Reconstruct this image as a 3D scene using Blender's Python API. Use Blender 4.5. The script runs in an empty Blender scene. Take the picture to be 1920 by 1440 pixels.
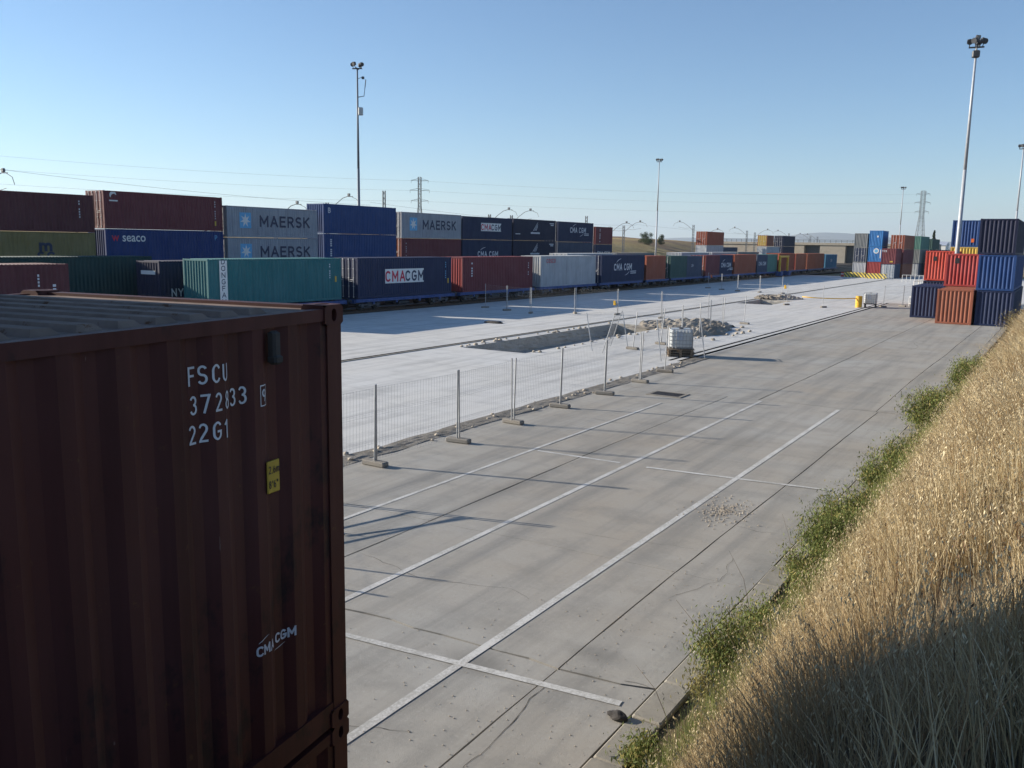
import bpy, bmesh, math, random
import numpy as np
from mathutils import Vector, Matrix, noise

R = math.radians
scene = bpy.context.scene
COL = scene.collection
random.seed(7)
rng = np.random.default_rng(11)

# ------------------------------------------------------------------ camera
cd = bpy.data.cameras.new('camera')
cam = bpy.data.objects.new('camera', cd)
COL.objects.link(cam)
CAMR = ((0.8448672, 0.53475127, 0.01550775), (-0.09792859, 0.12609192, 0.98717315), (-0.52593669, 0.83554886, -0.15889837))
rt, up, fw = CAMR
cam.matrix_world = Matrix(((rt[0], up[0], -fw[0], 0), (rt[1], up[1], -fw[1], 0), (rt[2], up[2], -fw[2], 5.55), (0, 0, 0, 1)))
cd.sensor_width = 36
cd.lens = 36 * 1650 / 1920
cd.clip_start = 0.05
cd.clip_end = 60000
scene.camera = cam

# ------------------------------------------------------------------ sky, sun, exposure
SUN_EL = 18.0
SUN_AZ = 254.0            # clockwise from +Y
world = bpy.data.worlds.new('World')
scene.world = world
world.use_nodes = True
wn = world.node_tree
bg = wn.nodes['Background']
sky = wn.nodes.new('ShaderNodeTexSky')
sky.sky_type = 'NISHITA'
sky.sun_disc = False
sky.sun_elevation = R(SUN_EL)
sky.sun_rotation = R(SUN_AZ)
sky.altitude = 600
sky.air_density = 1.0
sky.dust_density = 0.0
sky.ozone_density = 4.0
wn.links.new(sky.outputs[0], bg.inputs[0])
bg.inputs[1].default_value = 0.081
sd = bpy.data.lights.new('sun', 'SUN')
sd.energy = 5.0
sd.angle = R(0.5)
sd.color = (1.0, 0.90, 0.76)
sun = bpy.data.objects.new('sun', sd)
COL.objects.link(sun)
sdir = Vector((math.sin(R(SUN_AZ)) * math.cos(R(SUN_EL)), math.cos(R(SUN_AZ)) * math.cos(R(SUN_EL)), math.sin(R(SUN_EL))))
sun.rotation_euler = sdir.to_track_quat('Z', 'Y').to_euler()
sun.location = (-60, -20, 40)
scene.view_settings.view_transform = 'Standard'
scene.view_settings.look = 'None'
scene.view_settings.exposure = 0.93
scene.view_settings.gamma = 1.0
scene.cycles.max_bounces = 6
scene.cycles.volume_bounces = 0
scene.cycles.transparent_max_bounces = 12

# ------------------------------------------------------------------ helpers
def tag(o, label=None, cat=None, group=None, kind=None):
    if label: o['label'] = label
    if cat: o['category'] = cat
    if group: o['group'] = group
    if kind: o['kind'] = kind
    return o

def link(o, parent=None):
    COL.objects.link(o)
    if parent is not None:
        o.parent = parent
    return o

def empty(name, loc=(0, 0, 0), rz=0, parent=None):
    o = bpy.data.objects.new(name, None)
    o.empty_display_size = 0.2
    o.location = loc
    o.rotation_euler = (0, 0, rz)
    return link(o, parent)

def thing(name, label, cat, loc=(0, 0, 0), rz=0, group=None):
    return tag(empty(name, loc, rz), label, cat, group)

def put(name, mesh, mat=None, parent=None, loc=(0, 0, 0), rot=(0, 0, 0)):
    o = bpy.data.objects.new(name, mesh)
    o.location = loc
    o.rotation_euler = rot
    link(o, parent)
    if mat is not None:
        if len(mesh.materials) == 0:
            mesh.materials.append(None)
        o.material_slots[0].link = 'OBJECT'
        o.material_slots[0].material = mat
    return o

def copy_tree(o, parent=None):
    c = o.copy()
    COL.objects.link(c)
    c.parent = parent
    for ch in list(o.children):
        copy_tree(ch, c)
    return c

class MB:
    def __init__(s):
        s.v = []; s.f = []
    def add(s, vs, fs):
        n = len(s.v)
        s.v.extend([tuple(p) for p in vs])
        s.f.extend([tuple(i + n for i in f) for f in fs])
    def box(s, x0, x1, y0, y1, z0, z1):
        s.add([(x0, y0, z0), (x1, y0, z0), (x1, y1, z0), (x0, y1, z0), (x0, y0, z1), (x1, y0, z1), (x1, y1, z1), (x0, y1, z1)],
              [(0, 3, 2, 1), (4, 5, 6, 7), (0, 1, 5, 4), (1, 2, 6, 5), (2, 3, 7, 6), (3, 0, 4, 7)])
    def cbox(s, x0, x1, y0, y1, z0, z1, b):
        # box with chamfered vertical and top edges
        b = min(b, (x1 - x0) / 2.2, (y1 - y0) / 2.2, (z1 - z0) / 2.2)
        def ring(z, i):
            return [(x0 + i + b, y0 + i, z), (x1 - i - b, y0 + i, z), (x1 - i, y0 + i + b, z), (x1 - i, y1 - i - b, z), (x1 - i - b, y1 - i, z), (x0 + i + b, y1 - i, z), (x0 + i, y1 - i - b, z), (x0 + i, y0 + i + b, z)]
        vs = ring(z0, b) + ring(z0 + b, 0) + ring(z1 - b, 0) + ring(z1, b)
        fs = []
        for k in range(3):
            for i in range(8):
                j = (i + 1) % 8
                fs.append((k * 8 + i, k * 8 + j, (k + 1) * 8 + j, (k + 1) * 8 + i))
        fs.append(tuple(range(7, -1, -1))); fs.append(tuple(range(24, 32)))
        s.add(vs, fs)
    def tube(s, p0, p1, r0, r1=None, n=6, cap=True):
        r1 = r0 if r1 is None else r1
        p0 = Vector(p0); p1 = Vector(p1)
        d = (p1 - p0).normalized()
        a = d.orthogonal().normalized(); b = d.cross(a)
        vs = []
        for p, r in ((p0, r0), (p1, r1)):
            for i in range(n):
                t = 2 * math.pi * i / n
                vs.append(p + a * (r * math.cos(t)) + b * (r * math.sin(t)))
        fs = [(i, (i + 1) % n, n + (i + 1) % n, n + i) for i in range(n)]
        if cap:
            fs += [tuple(range(n - 1, -1, -1)), tuple(range(n, 2 * n))]
        s.add(vs, fs)
    def path(s, pts, r, n=5):
        pts = [Vector(p) for p in pts]
        rs = r if hasattr(r, '__len__') else [r] * len(pts)
        vs = []
        ref = Vector((0.3, 0.2, 0.93)).normalized()
        for k, p in enumerate(pts):
            d = (pts[min(k + 1, len(pts) - 1)] - pts[max(k - 1, 0)]).normalized()
            a = d.cross(ref)
            if a.length < 1e-3: a = d.orthogonal()
            a.normalize(); b = d.cross(a)
            for i in range(n):
                t = 2 * math.pi * i / n
                vs.append(p + a * (rs[k] * math.cos(t)) + b * (rs[k] * math.sin(t)))
        fs = []
        for k in range(len(pts) - 1):
            for i in range(n):
                j = (i + 1) % n
                fs.append((k * n + i, k * n + j, (k + 1) * n + j, (k + 1) * n + i))
        fs += [tuple(range(n - 1, -1, -1)), tuple(range((len(pts) - 1) * n, len(pts) * n))]
        s.add(vs, fs)
    def disc(s, c, axis, r, h, n=16):
        c = Vector(c); a = Vector(axis).normalized()
        s.tube(c - a * h / 2, c + a * h / 2, r, r, n)
    def mesh(s, name, smooth=False):
        m = bpy.data.meshes.new(name)
        m.from_pydata(s.v, [], s.f)
        m.update()
        if smooth:
            m.shade_smooth()
        return m
    def build(s, name, mat=None, parent=None, loc=(0, 0, 0), rot=(0, 0, 0), smooth=False):
        return put(name, s.mesh(name, smooth), mat, parent, loc, rot)

# ------------------------------------------------------------------ materials
def newmat(name):
    m = bpy.data.materials.new(name)
    m.use_nodes = True
    nt = m.node_tree
    return m, nt, nt.nodes['Principled BSDF']

def N(nt, t, **kw):
    n = nt.nodes.new(t)
    for k, v in kw.items():
        setattr(n, k, v)
    return n

def noise_node(nt, vec, scale, detail=4, rough=0.55, sc=None):
    if sc is not None:
        mp = N(nt, 'ShaderNodeMapping')
        mp.inputs['Scale'].default_value = sc
        nt.links.new(vec, mp.inputs[0])
        vec = mp.outputs[0]
    n = N(nt, 'ShaderNodeTexNoise')
    n.inputs['Scale'].default_value = scale
    n.inputs['Detail'].default_value = detail
    n.inputs['Roughness'].default_value = rough
    nt.links.new(vec, n.inputs['Vector'])
    return n.outputs['Fac']

def ramp(nt, fac, stops, interp='LINEAR'):
    r = N(nt, 'ShaderNodeValToRGB')
    r.color_ramp.interpolation = interp
    els = r.color_ramp.elements
    while len(els) < len(stops):
        els.new(0.5)
    for e, (p, c) in zip(els, stops):
        e.position = p
        e.color = c if len(c) == 4 else (*c, 1)
    nt.links.new(fac, r.inputs[0])
    return r.outputs[0]

def mixc(nt, fac, a, b, mode='MIX'):
    m = N(nt, 'ShaderNodeMix', data_type='RGBA', blend_type=mode)
    for sock, v in ((m.inputs[0], fac), (m.inputs[6], a), (m.inputs[7], b)):
        if isinstance(v, (int, float)):
            sock.default_value = v
        elif isinstance(v, tuple):
            sock.default_value = (*v, 1) if len(v) == 3 else v
        else:
            nt.links.new(v, sock)
    return m.outputs[2]

def bump(nt, b, h, strength=0.3, dist=0.02):
    n = N(nt, 'ShaderNodeBump')
    n.inputs['Strength'].default_value = strength
    n.inputs['Distance'].default_value = dist
    nt.links.new(h, n.inputs['Height'])
    nt.links.new(n.outputs[0], b.inputs['Normal'])

def coords(nt, rand=True):
    tc = N(nt, 'ShaderNodeTexCoord')
    if not rand:
        return tc.outputs['Object']
    oi = N(nt, 'ShaderNodeObjectInfo')
    ml = N(nt, 'ShaderNodeMath', operation='MULTIPLY')
    ml.inputs[1].default_value = 37.0
    nt.links.new(oi.outputs['Random'], ml.inputs[0])
    ad = N(nt, 'ShaderNodeVectorMath', operation='ADD')
    nt.links.new(tc.outputs['Object'], ad.inputs[0])
    nt.links.new(ml.outputs[0], ad.inputs[1])
    return ad.outputs[0]

def sc3(c, k):
    return tuple(min(1, x * k) for x in c)

def paint(name, c, rough=0.62, wear=0.5, rust=(0.10, 0.045, 0.02), rustpos=0.70, metal=0.0, blotch=0.0, spec=0.25):
    m, nt, b = newmat(name)
    v = coords(nt)
    big = noise_node(nt, v, 0.7, 5, 0.6)
    streak = noise_node(nt, v, 1.0, 4, 0.6, (5, 5, 0.35))
    fine = noise_node(nt, v, 9.0, 6, 0.7)
    grey = sum(c) / 3
    fade = tuple(x * 1.05 + grey * 0.22 + 0.004 for x in c)
    col = mixc(nt, ramp(nt, big, [(0.3, (0, 0, 0)), (0.75, (1, 1, 1))]), c, fade)
    col = mixc(nt, ramp(nt, streak, [(0.42, (0, 0, 0)), (0.8, (wear,) * 3)]), col, sc3(c, 0.45))
    col = mixc(nt, ramp(nt, fine, [(rustpos, (0, 0, 0)), (rustpos + 0.06, (0.85,) * 3)]), col, rust)
    if blotch:
        bl = noise_node(nt, v, 2.3, 6, 0.7, (1, 1, 0.6))
        col = mixc(nt, ramp(nt, bl, [(0.56, (0, 0, 0)), (0.66, (blotch,) * 3)]), col, (0.012, 0.010, 0.011))
        sc_ = noise_node(nt, v, 26.0, 3, 0.6, (1, 1, 0.25))
        col = mixc(nt, ramp(nt, sc_, [(0.74, (0, 0, 0)), (0.77, (0.5,) * 3)]), col, (0.22, 0.17, 0.15))
    nt.links.new(col, b.inputs['Base Color'])
    b.inputs['Roughness'].default_value = rough
    b.inputs['Metallic'].default_value = metal
    b.inputs['Specular IOR Level'].default_value = spec
    bump(nt, b, fine, 0.12, 0.01)
    return m

def plain(name, c, rough=0.6, metal=0.0, var=0.25, scale=4.0):
    m, nt, b = newmat(name)
    v = coords(nt)
    f = noise_node(nt, v, scale, 5, 0.65)
    col = mixc(nt, ramp(nt, f, [(0.3, (0, 0, 0)), (0.72, (1, 1, 1))]), sc3(c, 1 - var), sc3(c, 1 + var * 0.6))
    nt.links.new(col, b.inputs['Base Color'])
    b.inputs['Roughness'].default_value = rough
    b.inputs['Metallic'].default_value = metal
    return m

def concrete(name, c, stain=0.55, tyre=0.5, sandy=(0.33, 0.28, 0.21), sand=0.35, speck=0.5, rough=0.9, streak=0.0, spots=()):
    m, nt, b = newmat(name)
    geo = N(nt, 'ShaderNodeNewGeometry')
    v = geo.outputs['Position']
    big = noise_node(nt, v, 0.16, 6, 0.62)
    mid = noise_node(nt, v, 0.9, 6, 0.65)
    fine = noise_node(nt, v, 14, 5, 0.7)
    grain = noise_node(nt, v, 90, 3, 0.7)
    tyr = noise_node(nt, v, 1.0, 5, 0.6, (1.7, 0.10, 1))
    tyr2 = noise_node(nt, v, 1.0, 4, 0.6, (0.35, 1.1, 1))
    col = mixc(nt, ramp(nt, big, [(0.32, (0, 0, 0)), (0.7, (sand,) * 3)]), c, sandy)
    col = mixc(nt, ramp(nt, tyr, [(0.46, (0, 0, 0)), (0.72, (tyre,) * 3)]), col, sc3(c, 0.55))
    col = mixc(nt, ramp(nt, mid, [(0.5, (0, 0, 0)), (0.78, (stain,) * 3)]), col, sc3(c, 0.5))
    col = mixc(nt, ramp(nt, tyr2, [(0.52, (0, 0, 0)), (0.8, (streak,) * 3)]), col, sc3(c, 0.6))
    col = mixc(nt, ramp(nt, fine, [(0.25, (0.35,) * 3), (0.45, (0, 0, 0))]), col, sc3(c, 1.25))
    col = mixc(nt, ramp(nt, fine, [(0.60, (0, 0, 0)), (0.78, (speck,) * 3)]), col, sc3(c, 0.5))
    col = mixc(nt, ramp(nt, grain, [(0.3, (0.25,) * 3), (0.5, (0, 0, 0))]), col, sc3(c, 0.6))
    for (sx_, sy_, rx_, ry_, am_) in spots:
        mp = N(nt, 'ShaderNodeMapping')
        mp.inputs['Location'].default_value = (-sx_ / rx_, -sy_ / ry_, 0)
        mp.inputs['Scale'].default_value = (1 / rx_, 1 / ry_, 0)
        nt.links.new(v, mp.inputs[0])
        ln = N(nt, 'ShaderNodeVectorMath', operation='LENGTH')
        nt.links.new(mp.outputs[0], ln.inputs[0])
        ad = N(nt, 'ShaderNodeMath', operation='ADD')
        nt.links.new(ln.outputs['Value'], ad.inputs[0]); nt.links.new(mid, ad.inputs[1])
        col = mixc(nt, ramp(nt, ad.outputs[0], [(0.45, (am_,) * 3), (1.0, (0, 0, 0))], 'EASE'), col, sc3(c, 0.36))
    nt.links.new(col, b.inputs['Base Color'])
    b.inputs['Roughness'].default_value = rough
    b.inputs['Specular IOR Level'].default_value = 0.25
    mx = N(nt, 'ShaderNodeMath', operation='ADD')
    nt.links.new(fine, mx.inputs[0]); nt.links.new(grain, mx.inputs[1])
    bump(nt, b, mx.outputs[0], 0.35, 0.012)
    return m

def earth(name, c1, c2, scale=0.6, rough=0.95, bumpd=0.05, c3=None):
    m, nt, b = newmat(name)
    geo = N(nt, 'ShaderNodeNewGeometry')
    v = geo.outputs['Position']
    a = noise_node(nt, v, scale, 8, 0.65)
    f = noise_node(nt, v, scale * 18, 5, 0.7)
    col = mixc(nt, ramp(nt, a, [(0.35, (0, 0, 0)), (0.65, (1, 1, 1))]), c1, c2)
    if c3:
        a2 = noise_node(nt, v, scale * 0.23, 6, 0.6)
        col = mixc(nt, ramp(nt, a2, [(0.48, (0, 0, 0)), (0.6, (1, 1, 1))]), col, c3)
    col = mixc(nt, ramp(nt, f, [(0.35, (0.6,) * 3), (0.6, (0, 0, 0))]), col, sc3(c1, 0.5))
    nt.links.new(col, b.inputs['Base Color'])
    b.inputs['Roughness'].default_value = rough
    b.inputs['Specular IOR Level'].default_value = 0.15
    bump(nt, b, f, 0.8, bumpd)
    return m

M = {}
M['old_concrete'] = concrete('old_concrete', (0.375, 0.37, 0.345), 0.6, 0.75, (0.32, 0.27, 0.205), 0.7, 0.7, streak=0.55, spots=((-6.3, 9.1, 1.6, 0.9, 0.55), (-4.9, 10.2, 1.5, 0.8, 0.5), (-10.4, 16.0, 0.9, 7.0, 0.45), (-10.6, 21.0, 0.8, 3.0, 0.5), (-7.6, 24.5, 1.3, 4.0, 0.35), (-12.5, 19.0, 0.7, 3.0, 0.3), (-8.2, 40.0, 2.4, 7.0, 0.3), (-11.5, 46.0, 1.4, 9.0, 0.4), (-4.6, 20.0, 0.5, 4.0, 0.3)))
M['new_concrete'] = concrete('new_concrete', (0.58, 0.585, 0.575), 0.42, 0.6, (0.56, 0.54, 0.49), 0.6, 0.3, streak=0.6)
M['kerb'] = concrete('kerb_concrete', (0.31, 0.295, 0.26), 0.8, 0.3, (0.33, 0.28, 0.2), 0.6, 0.6)
M['block'] = concrete('block_concrete', (0.26, 0.245, 0.22), 0.6, 0.1, (0.27, 0.22, 0.16), 0.5, 0.6)
M['wall_concrete'] = concrete('wall_concrete', (0.36, 0.33, 0.28), 0.5, 0.2, (0.36, 0.3, 0.22), 0.6, 0.3)
M['joint'] = earth('joint_dirt', (0.05, 0.045, 0.04), (0.09, 0.08, 0.065), 3.0)
M['dirt'] = earth('dirt', (0.36, 0.32, 0.26), (0.46, 0.42, 0.36), 0.9, c3=(0.27, 0.235, 0.19))
M['pit'] = earth('pit_earth', (0.42, 0.40, 0.36), (0.52, 0.50, 0.46), 1.1)
M['rubble_dirt'] = earth('rubble_dirt', (0.20, 0.185, 0.16), (0.33, 0.31, 0.28), 1.6)
M['ballast'] = earth('ballast', (0.06, 0.055, 0.05), (0.11, 0.098, 0.088), 2.5)
M['ground'] = earth('dry_ground', (0.24, 0.20, 0.11), (0.33, 0.27, 0.15), 0.02, c3=(0.13, 0.14, 0.06))
M['hill'] = earth('hill_earth', (0.42, 0.31, 0.14), (0.54, 0.41, 0.20), 0.09, c3=(0.26, 0.18, 0.12), bumpd=0.4)
M['scree'] = earth('scree', (0.30, 0.17, 0.11), (0.42, 0.30, 0.18), 0.12, c3=(0.17, 0.17, 0.08), bumpd=0.5)
M['mountain'] = earth('mountain', (0.12, 0.12, 0.09), (0.2, 0.18, 0.13), 0.002)
M['soil'] = earth('bank_soil', (0.10, 0.078, 0.05), (0.19, 0.145, 0.09), 1.6)
M['galv'] = plain('galvanised', (0.42, 0.43, 0.44), 0.45, 0.7, 0.2)
M['mast'] = plain('mast_steel', (0.40, 0.42, 0.45), 0.55, 0.15, 0.15)
M['darkmast'] = plain('mast_steel_dark', (0.16, 0.18, 0.21), 0.6, 0.2, 0.15)
M['darksteel'] = plain('dark_steel', (0.07, 0.075, 0.085), 0.55, 0.3, 0.3)
M['lattice'] = plain('lattice_steel', (0.16, 0.17, 0.18), 0.6, 0.3, 0.2)
M['wire'] = plain('fence_wire', (0.36, 0.37, 0.38), 0.5, 0.5, 0.1)
M['cable'] = plain('cable', (0.12, 0.13, 0.15), 0.6, 0.2, 0.1)
M['rail'] = plain('rail_steel', (0.10, 0.075, 0.06), 0.5, 0.6, 0.3)
M['wheel'] = plain('wheel_steel', (0.05, 0.042, 0.038), 0.6, 0.4, 0.35)
M['wagon_blue'] = paint('wagon_blue', (0.035, 0.075, 0.22), 0.55, 0.7)
M['wagon_grey'] = paint('wagon_grey', (0.09, 0.085, 0.085), 0.6, 0.6)
M['rod'] = plain('door_rod', (0.60, 0.60, 0.60), 0.5, 0.0, 0.2)
M['underside'] = plain('floor_timber', (0.06, 0.05, 0.045), 0.8)
M['hole'] = plain('casting_hole', (0.012, 0.011, 0.011), 0.9)
M['line'] = None
M['white'] = plain('white_paint', (0.72, 0.72, 0.70), 0.6, 0, 0.12)
M['offwhite'] = plain('white_lettering', (0.62, 0.63, 0.66), 0.6, 0, 0.2, 12)
M['black'] = plain('black_paint', (0.02, 0.02, 0.024), 0.6)
M['navytext'] = plain('navy_lettering', (0.02, 0.03, 0.075), 0.6)
M['redtext'] = plain('red_lettering', (0.55, 0.02, 0.06), 0.6)
M['skyblue'] = plain('logo_blue', (0.14, 0.42, 0.68), 0.6, 0, 0.15)
M['yellow'] = plain('yellow_paint', (0.72, 0.42, 0.03), 0.5, 0, 0.2)
M['decal'] = plain('yellow_decal', (0.55, 0.36, 0.04), 0.55, 0, 0.25)
M['orange'] = plain('orange_plastic', (0.75, 0.16, 0.03), 0.5)
M['timber'] = plain('pallet_timber', (0.22, 0.16, 0.10), 0.85, 0, 0.4)
M['stone'] = plain('stone', (0.46, 0.40, 0.32), 0.9, 0, 0.35, 6)
M['darkstone'] = plain('dark_stone', (0.05, 0.045, 0.042), 0.9, 0, 0.35, 6)
M['glass'] = plain('lamp_glass', (0.5, 0.52, 0.55), 0.15, 0.2, 0.1)

def roof_dust():
    m = paint('weathered_roof', (0.21, 0.155, 0.125), 0.9, 0.7, rustpos=0.60, spec=0.1)
    return m
M['roof_dust'] = roof_dust()

def tank_mat():
    m, nt, b = newmat('tank_plastic')
    b.inputs['Base Color'].default_value = (0.50, 0.53, 0.54, 1)
    b.inputs['Roughness'].default_value = 0.35
    b.inputs['Subsurface Weight'].default_value = 0.15
    b.inputs['Subsurface Radius'].default_value = (0.1, 0.1, 0.1)
    return m
M['tank'] = tank_mat()

def line_mat():
    m, nt, b = newmat('worn_line_paint')
    geo = N(nt, 'ShaderNodeNewGeometry')
    v = geo.outputs['Position']
    f = noise_node(nt, v, 22, 5, 0.75)
    g = noise_node(nt, v, 1.3, 5, 0.7)
    ad = N(nt, 'ShaderNodeMath', operation='ADD')
    nt.links.new(f, ad.inputs[0]); nt.links.new(g, ad.inputs[1])
    # noise sum runs 0..2: rescale to the ramp's 0..1
    hf = N(nt, 'ShaderNodeMath', operation='MULTIPLY'); hf.inputs[1].default_value = 0.5
    nt.links.new(ad.outputs[0], hf.inputs[0])
    col = mixc(nt, ramp(nt, hf.outputs[0], [(0.44, (0, 0, 0)), (0.57, (1, 1, 1))]), (0.57, 0.57, 0.55), (0.365, 0.36, 0.335))
    nt.links.new(col, b.inputs['Base Color'])
    b.inputs['Roughness'].default_value = 0.85
    return m
M['line'] = line_mat()

def stripe_mat():
    m, nt, b = newmat('hazard_stripes')
    tc = N(nt, 'ShaderNodeTexCoord')
    sp = N(nt, 'ShaderNodeSeparateXYZ')
    nt.links.new(tc.outputs['Object'], sp.inputs[0])
    a = N(nt, 'ShaderNodeMath', operation='ADD')
    nt.links.new(sp.outputs[0], a.inputs[0]); nt.links.new(sp.outputs[2], a.inputs[1])
    w = N(nt, 'ShaderNodeMath', operation='MULTIPLY'); w.inputs[1].default_value = 1.6
    nt.links.new(a.outputs[0], w.inputs[0])
    fr = N(nt, 'ShaderNodeMath', operation='FRACT')
    nt.links.new(w.outputs[0], fr.inputs[0])
    col = ramp(nt, fr.outputs[0], [(0.0, (0.78, 0.60, 0.10)), (0.5, (0.10, 0.085, 0.07))], 'CONSTANT')
    nt.links.new(col, b.inputs['Base Color'])
    b.inputs['Roughness'].default_value = 0.7
    return m
M['stripes'] = stripe_mat()

def leaf_mat(name, trans=0.25):
    m, nt, b = newmat(name)
    at = N(nt, 'ShaderNodeAttribute', attribute_name='Col')
    nt.links.new(at.outputs['Color'], b.inputs['Base Color'])
    b.inputs['Roughness'].default_value = 0.75
    b.inputs['Specular IOR Level'].default_value = 0.2
    tr = N(nt, 'ShaderNodeBsdfTranslucent')
    nt.links.new(at.outputs['Color'], tr.inputs['Color'])
    mx = N(nt, 'ShaderNodeMixShader')
    mx.inputs[0].default_value = trans
    out = nt.nodes['Material Output']
    nt.links.new(b.outputs[0], mx.inputs[1]); nt.links.new(tr.outputs[0], mx.inputs[2])
    nt.links.new(mx.outputs[0], out.inputs['Surface'])
    return m
M['leaf'] = leaf_mat('leaf')
M['grass'] = leaf_mat('dry_grass', 0.22)
M['bark'] = plain('bark', (0.10, 0.075, 0.05), 0.9)

# container paints
CP = {}
def cp(name, c, **kw):
    CP[name] = paint('container_' + name, c, **kw)
cp('oxide', (0.070, 0.0175, 0.0145), wear=0.8, rough=0.6, blotch=0.8, spec=0.22, rustpos=0.64)
cp('maroon', (0.145, 0.03, 0.038))
cp('darkmaroon', (0.095, 0.024, 0.03))
cp('msc', (0.20, 0.16, 0.06))
cp('royal', (0.01, 0.036, 0.15))
cp('blue', (0.012, 0.052, 0.18))
cp('brightblue', (0.02, 0.17, 0.44))
cp('navy', (0.013, 0.024, 0.07))
cp('darknavy', (0.012, 0.016, 0.046))
cp('slate', (0.045, 0.062, 0.105))
cp('maersk', (0.29, 0.31, 0.345), rustpos=0.78)
cp('teal', (0.022, 0.14, 0.15))
cp('darkgreen', (0.010, 0.045, 0.045))
cp('green', (0.035, 0.085, 0.075))
cp('palegreen', (0.075, 0.19, 0.155))
cp('cosco', (0.36, 0.38, 0.39), rustpos=0.78)
cp('lightgrey', (0.40, 0.42, 0.44), rustpos=0.78)
cp('midgrey', (0.17, 0.18, 0.18))
cp('orange', (0.30, 0.075, 0.035))
cp('brown', (0.27, 0.085, 0.045))
cp('red', (0.47, 0.055, 0.032), wear=0.3)
cp('red2', (0.36, 0.042, 0.036), wear=0.4)
cp('rustred', (0.30, 0.04, 0.04))
cp('yellow', (0.55, 0.36, 0.05))
cp('cyanblue', (0.03, 0.15, 0.27))

# ------------------------------------------------------------------ container parts (meshes shared by size)
PERIOD = 0.278
CD = 0.034
def corr_profile(length, margin, pitch=PERIOD):
    """breakpoints (s, depth) along a corrugated wall; depth 0 = outer face"""
    n = max(1, int((length - 2 * margin) / pitch))
    p = (length - 2 * margin) / n
    out = [(margin - 0.02, 0)]
    s = margin
    for i in range(n):
        out += [(s + p * 0.13, 0), (s + p * 0.375, 1), (s + p * 0.625, 1), (s + p * 0.87, 0)]
        s += p
    out.append((length - margin + 0.02, 0))
    return out

_mc = {}
def cached(key, fn):
    if key not in _mc:
        _mc[key] = fn()
    return _mc[key]

def side_mesh(L, H):
    def f():
        mb = MB()
        pr = corr_profile(L, 0.16)
        z0, z1 = 0.15, H - 0.09
        vs = []
        for s, d in pr:
            x = -0.014 - d * CD
            vs += [(x, s, z0), (x, s, z1)]
        fs = [(2 * i, 2 * i + 2, 2 * i + 3, 2 * i + 1) for i in range(len(pr) - 1)]
        mb.add(vs, fs)
        return mb.mesh('side_panel')
    return cached(('side', L, H), f)

def end_mesh(H):
    def f():
        mb = MB()
        pr = corr_profile(2.438, 0.15, 0.25)
        z0, z1 = 0.15, H - 0.10
        vs = []
        for s, d in pr:
            y = 0.014 + d * 0.046
            vs += [(s - 2.438, y, z0), (s - 2.438, y, z1)]
        mb.add(vs, [(2 * i, 2 * i + 2, 2 * i + 3, 2 * i + 1) for i in range(len(pr) - 1)])
        return mb.mesh('end_panel')
    return cached(('end', H), f)

def frame_mesh(L, H, castings=True):
    def f():
        mb = MB(); w = 2.438
        for x0 in (-w, -0.145):
            for y0 in (0, L - 0.145):
                mb.box(x0 + 0.004, x0 + 0.141, y0 + 0.004, y0 + 0.141, 0.118, H - 0.118)
                if castings:
                    for z0 in (0, H - 0.118):
                        yy = y0 - 0.001 if y0 == 0 else y0 - 0.022
                        xx = x0 if x0 < -1 else x0 - 0.012
                        mb.cbox(xx, xx + 0.158, yy, yy + 0.17, z0, z0 + 0.118, 0.012)
        for x0, x1 in ((-w + 0.004, -w + 0.064), (-0.064, -0.004)):
            mb.box(x0, x1, 0.145, L - 0.145, H - 0.09, H - 0.022)
            mb.box(x0 + 0.002, x1 - 0.002, 0.145, L - 0.145, 0.016, 0.165)
        for y0, y1 in ((0.006, 0.10), (L - 0.10, L - 0.006)):
            mb.box(-w + 0.147, -0.147, y0, y1, H - 0.115, H - 0.012)
            mb.box(-w + 0.147, -0.147, y0, y1, 0.016, 0.16)
        return mb.mesh('frame')
    return cached(('frame', L, H, castings), f)

def roof_mesh(L, H):
    def f():
        mb = MB(); w = 2.438
        z = H - 0.03
        mb.box(-w + 0.05, -0.05, 0.09, L - 0.09, z - 0.01, z)
        n = int((L - 0.9) / 0.209)
        p = (L - 0.9) / n
        for i in range(n):
            y0 = 0.45 + i * p + 0.03; y1 = y0 + p - 0.075
            xa, xb = -w + 0.14, -0.14
            h = 0.030; b = 0.026
            mb.add([(xa, y0, z), (xb, y0, z), (xb, y1, z), (xa, y1, z), (xa + b, y0 + b, z + h), (xb - b, y0 + b, z + h), (xb - b, y1 - b, z + h), (xa + b, y1 - b, z + h)],
                   [(4, 5, 6, 7), (0, 1, 5, 4), (1, 2, 6, 5), (2, 3, 7, 6), (3, 0, 4, 7)])
        return mb.mesh('roof')
    return cached(('roof', L, H), f)

def floor_mesh(L):
    def f():
        mb = MB()
        mb.box(-2.37, -0.07, 0.1, L - 0.1, 0.12, 0.15)
        k = int(L / 0.6)
        for i in range(k):
            y = 0.25 + i * (L - 0.5) / max(1, k - 1)
            mb.box(-2.36, -0.08, y - 0.03, y + 0.03, 0.03, 0.12)
        return mb.mesh('floor')
    return cached(('floor', L), f)

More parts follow.
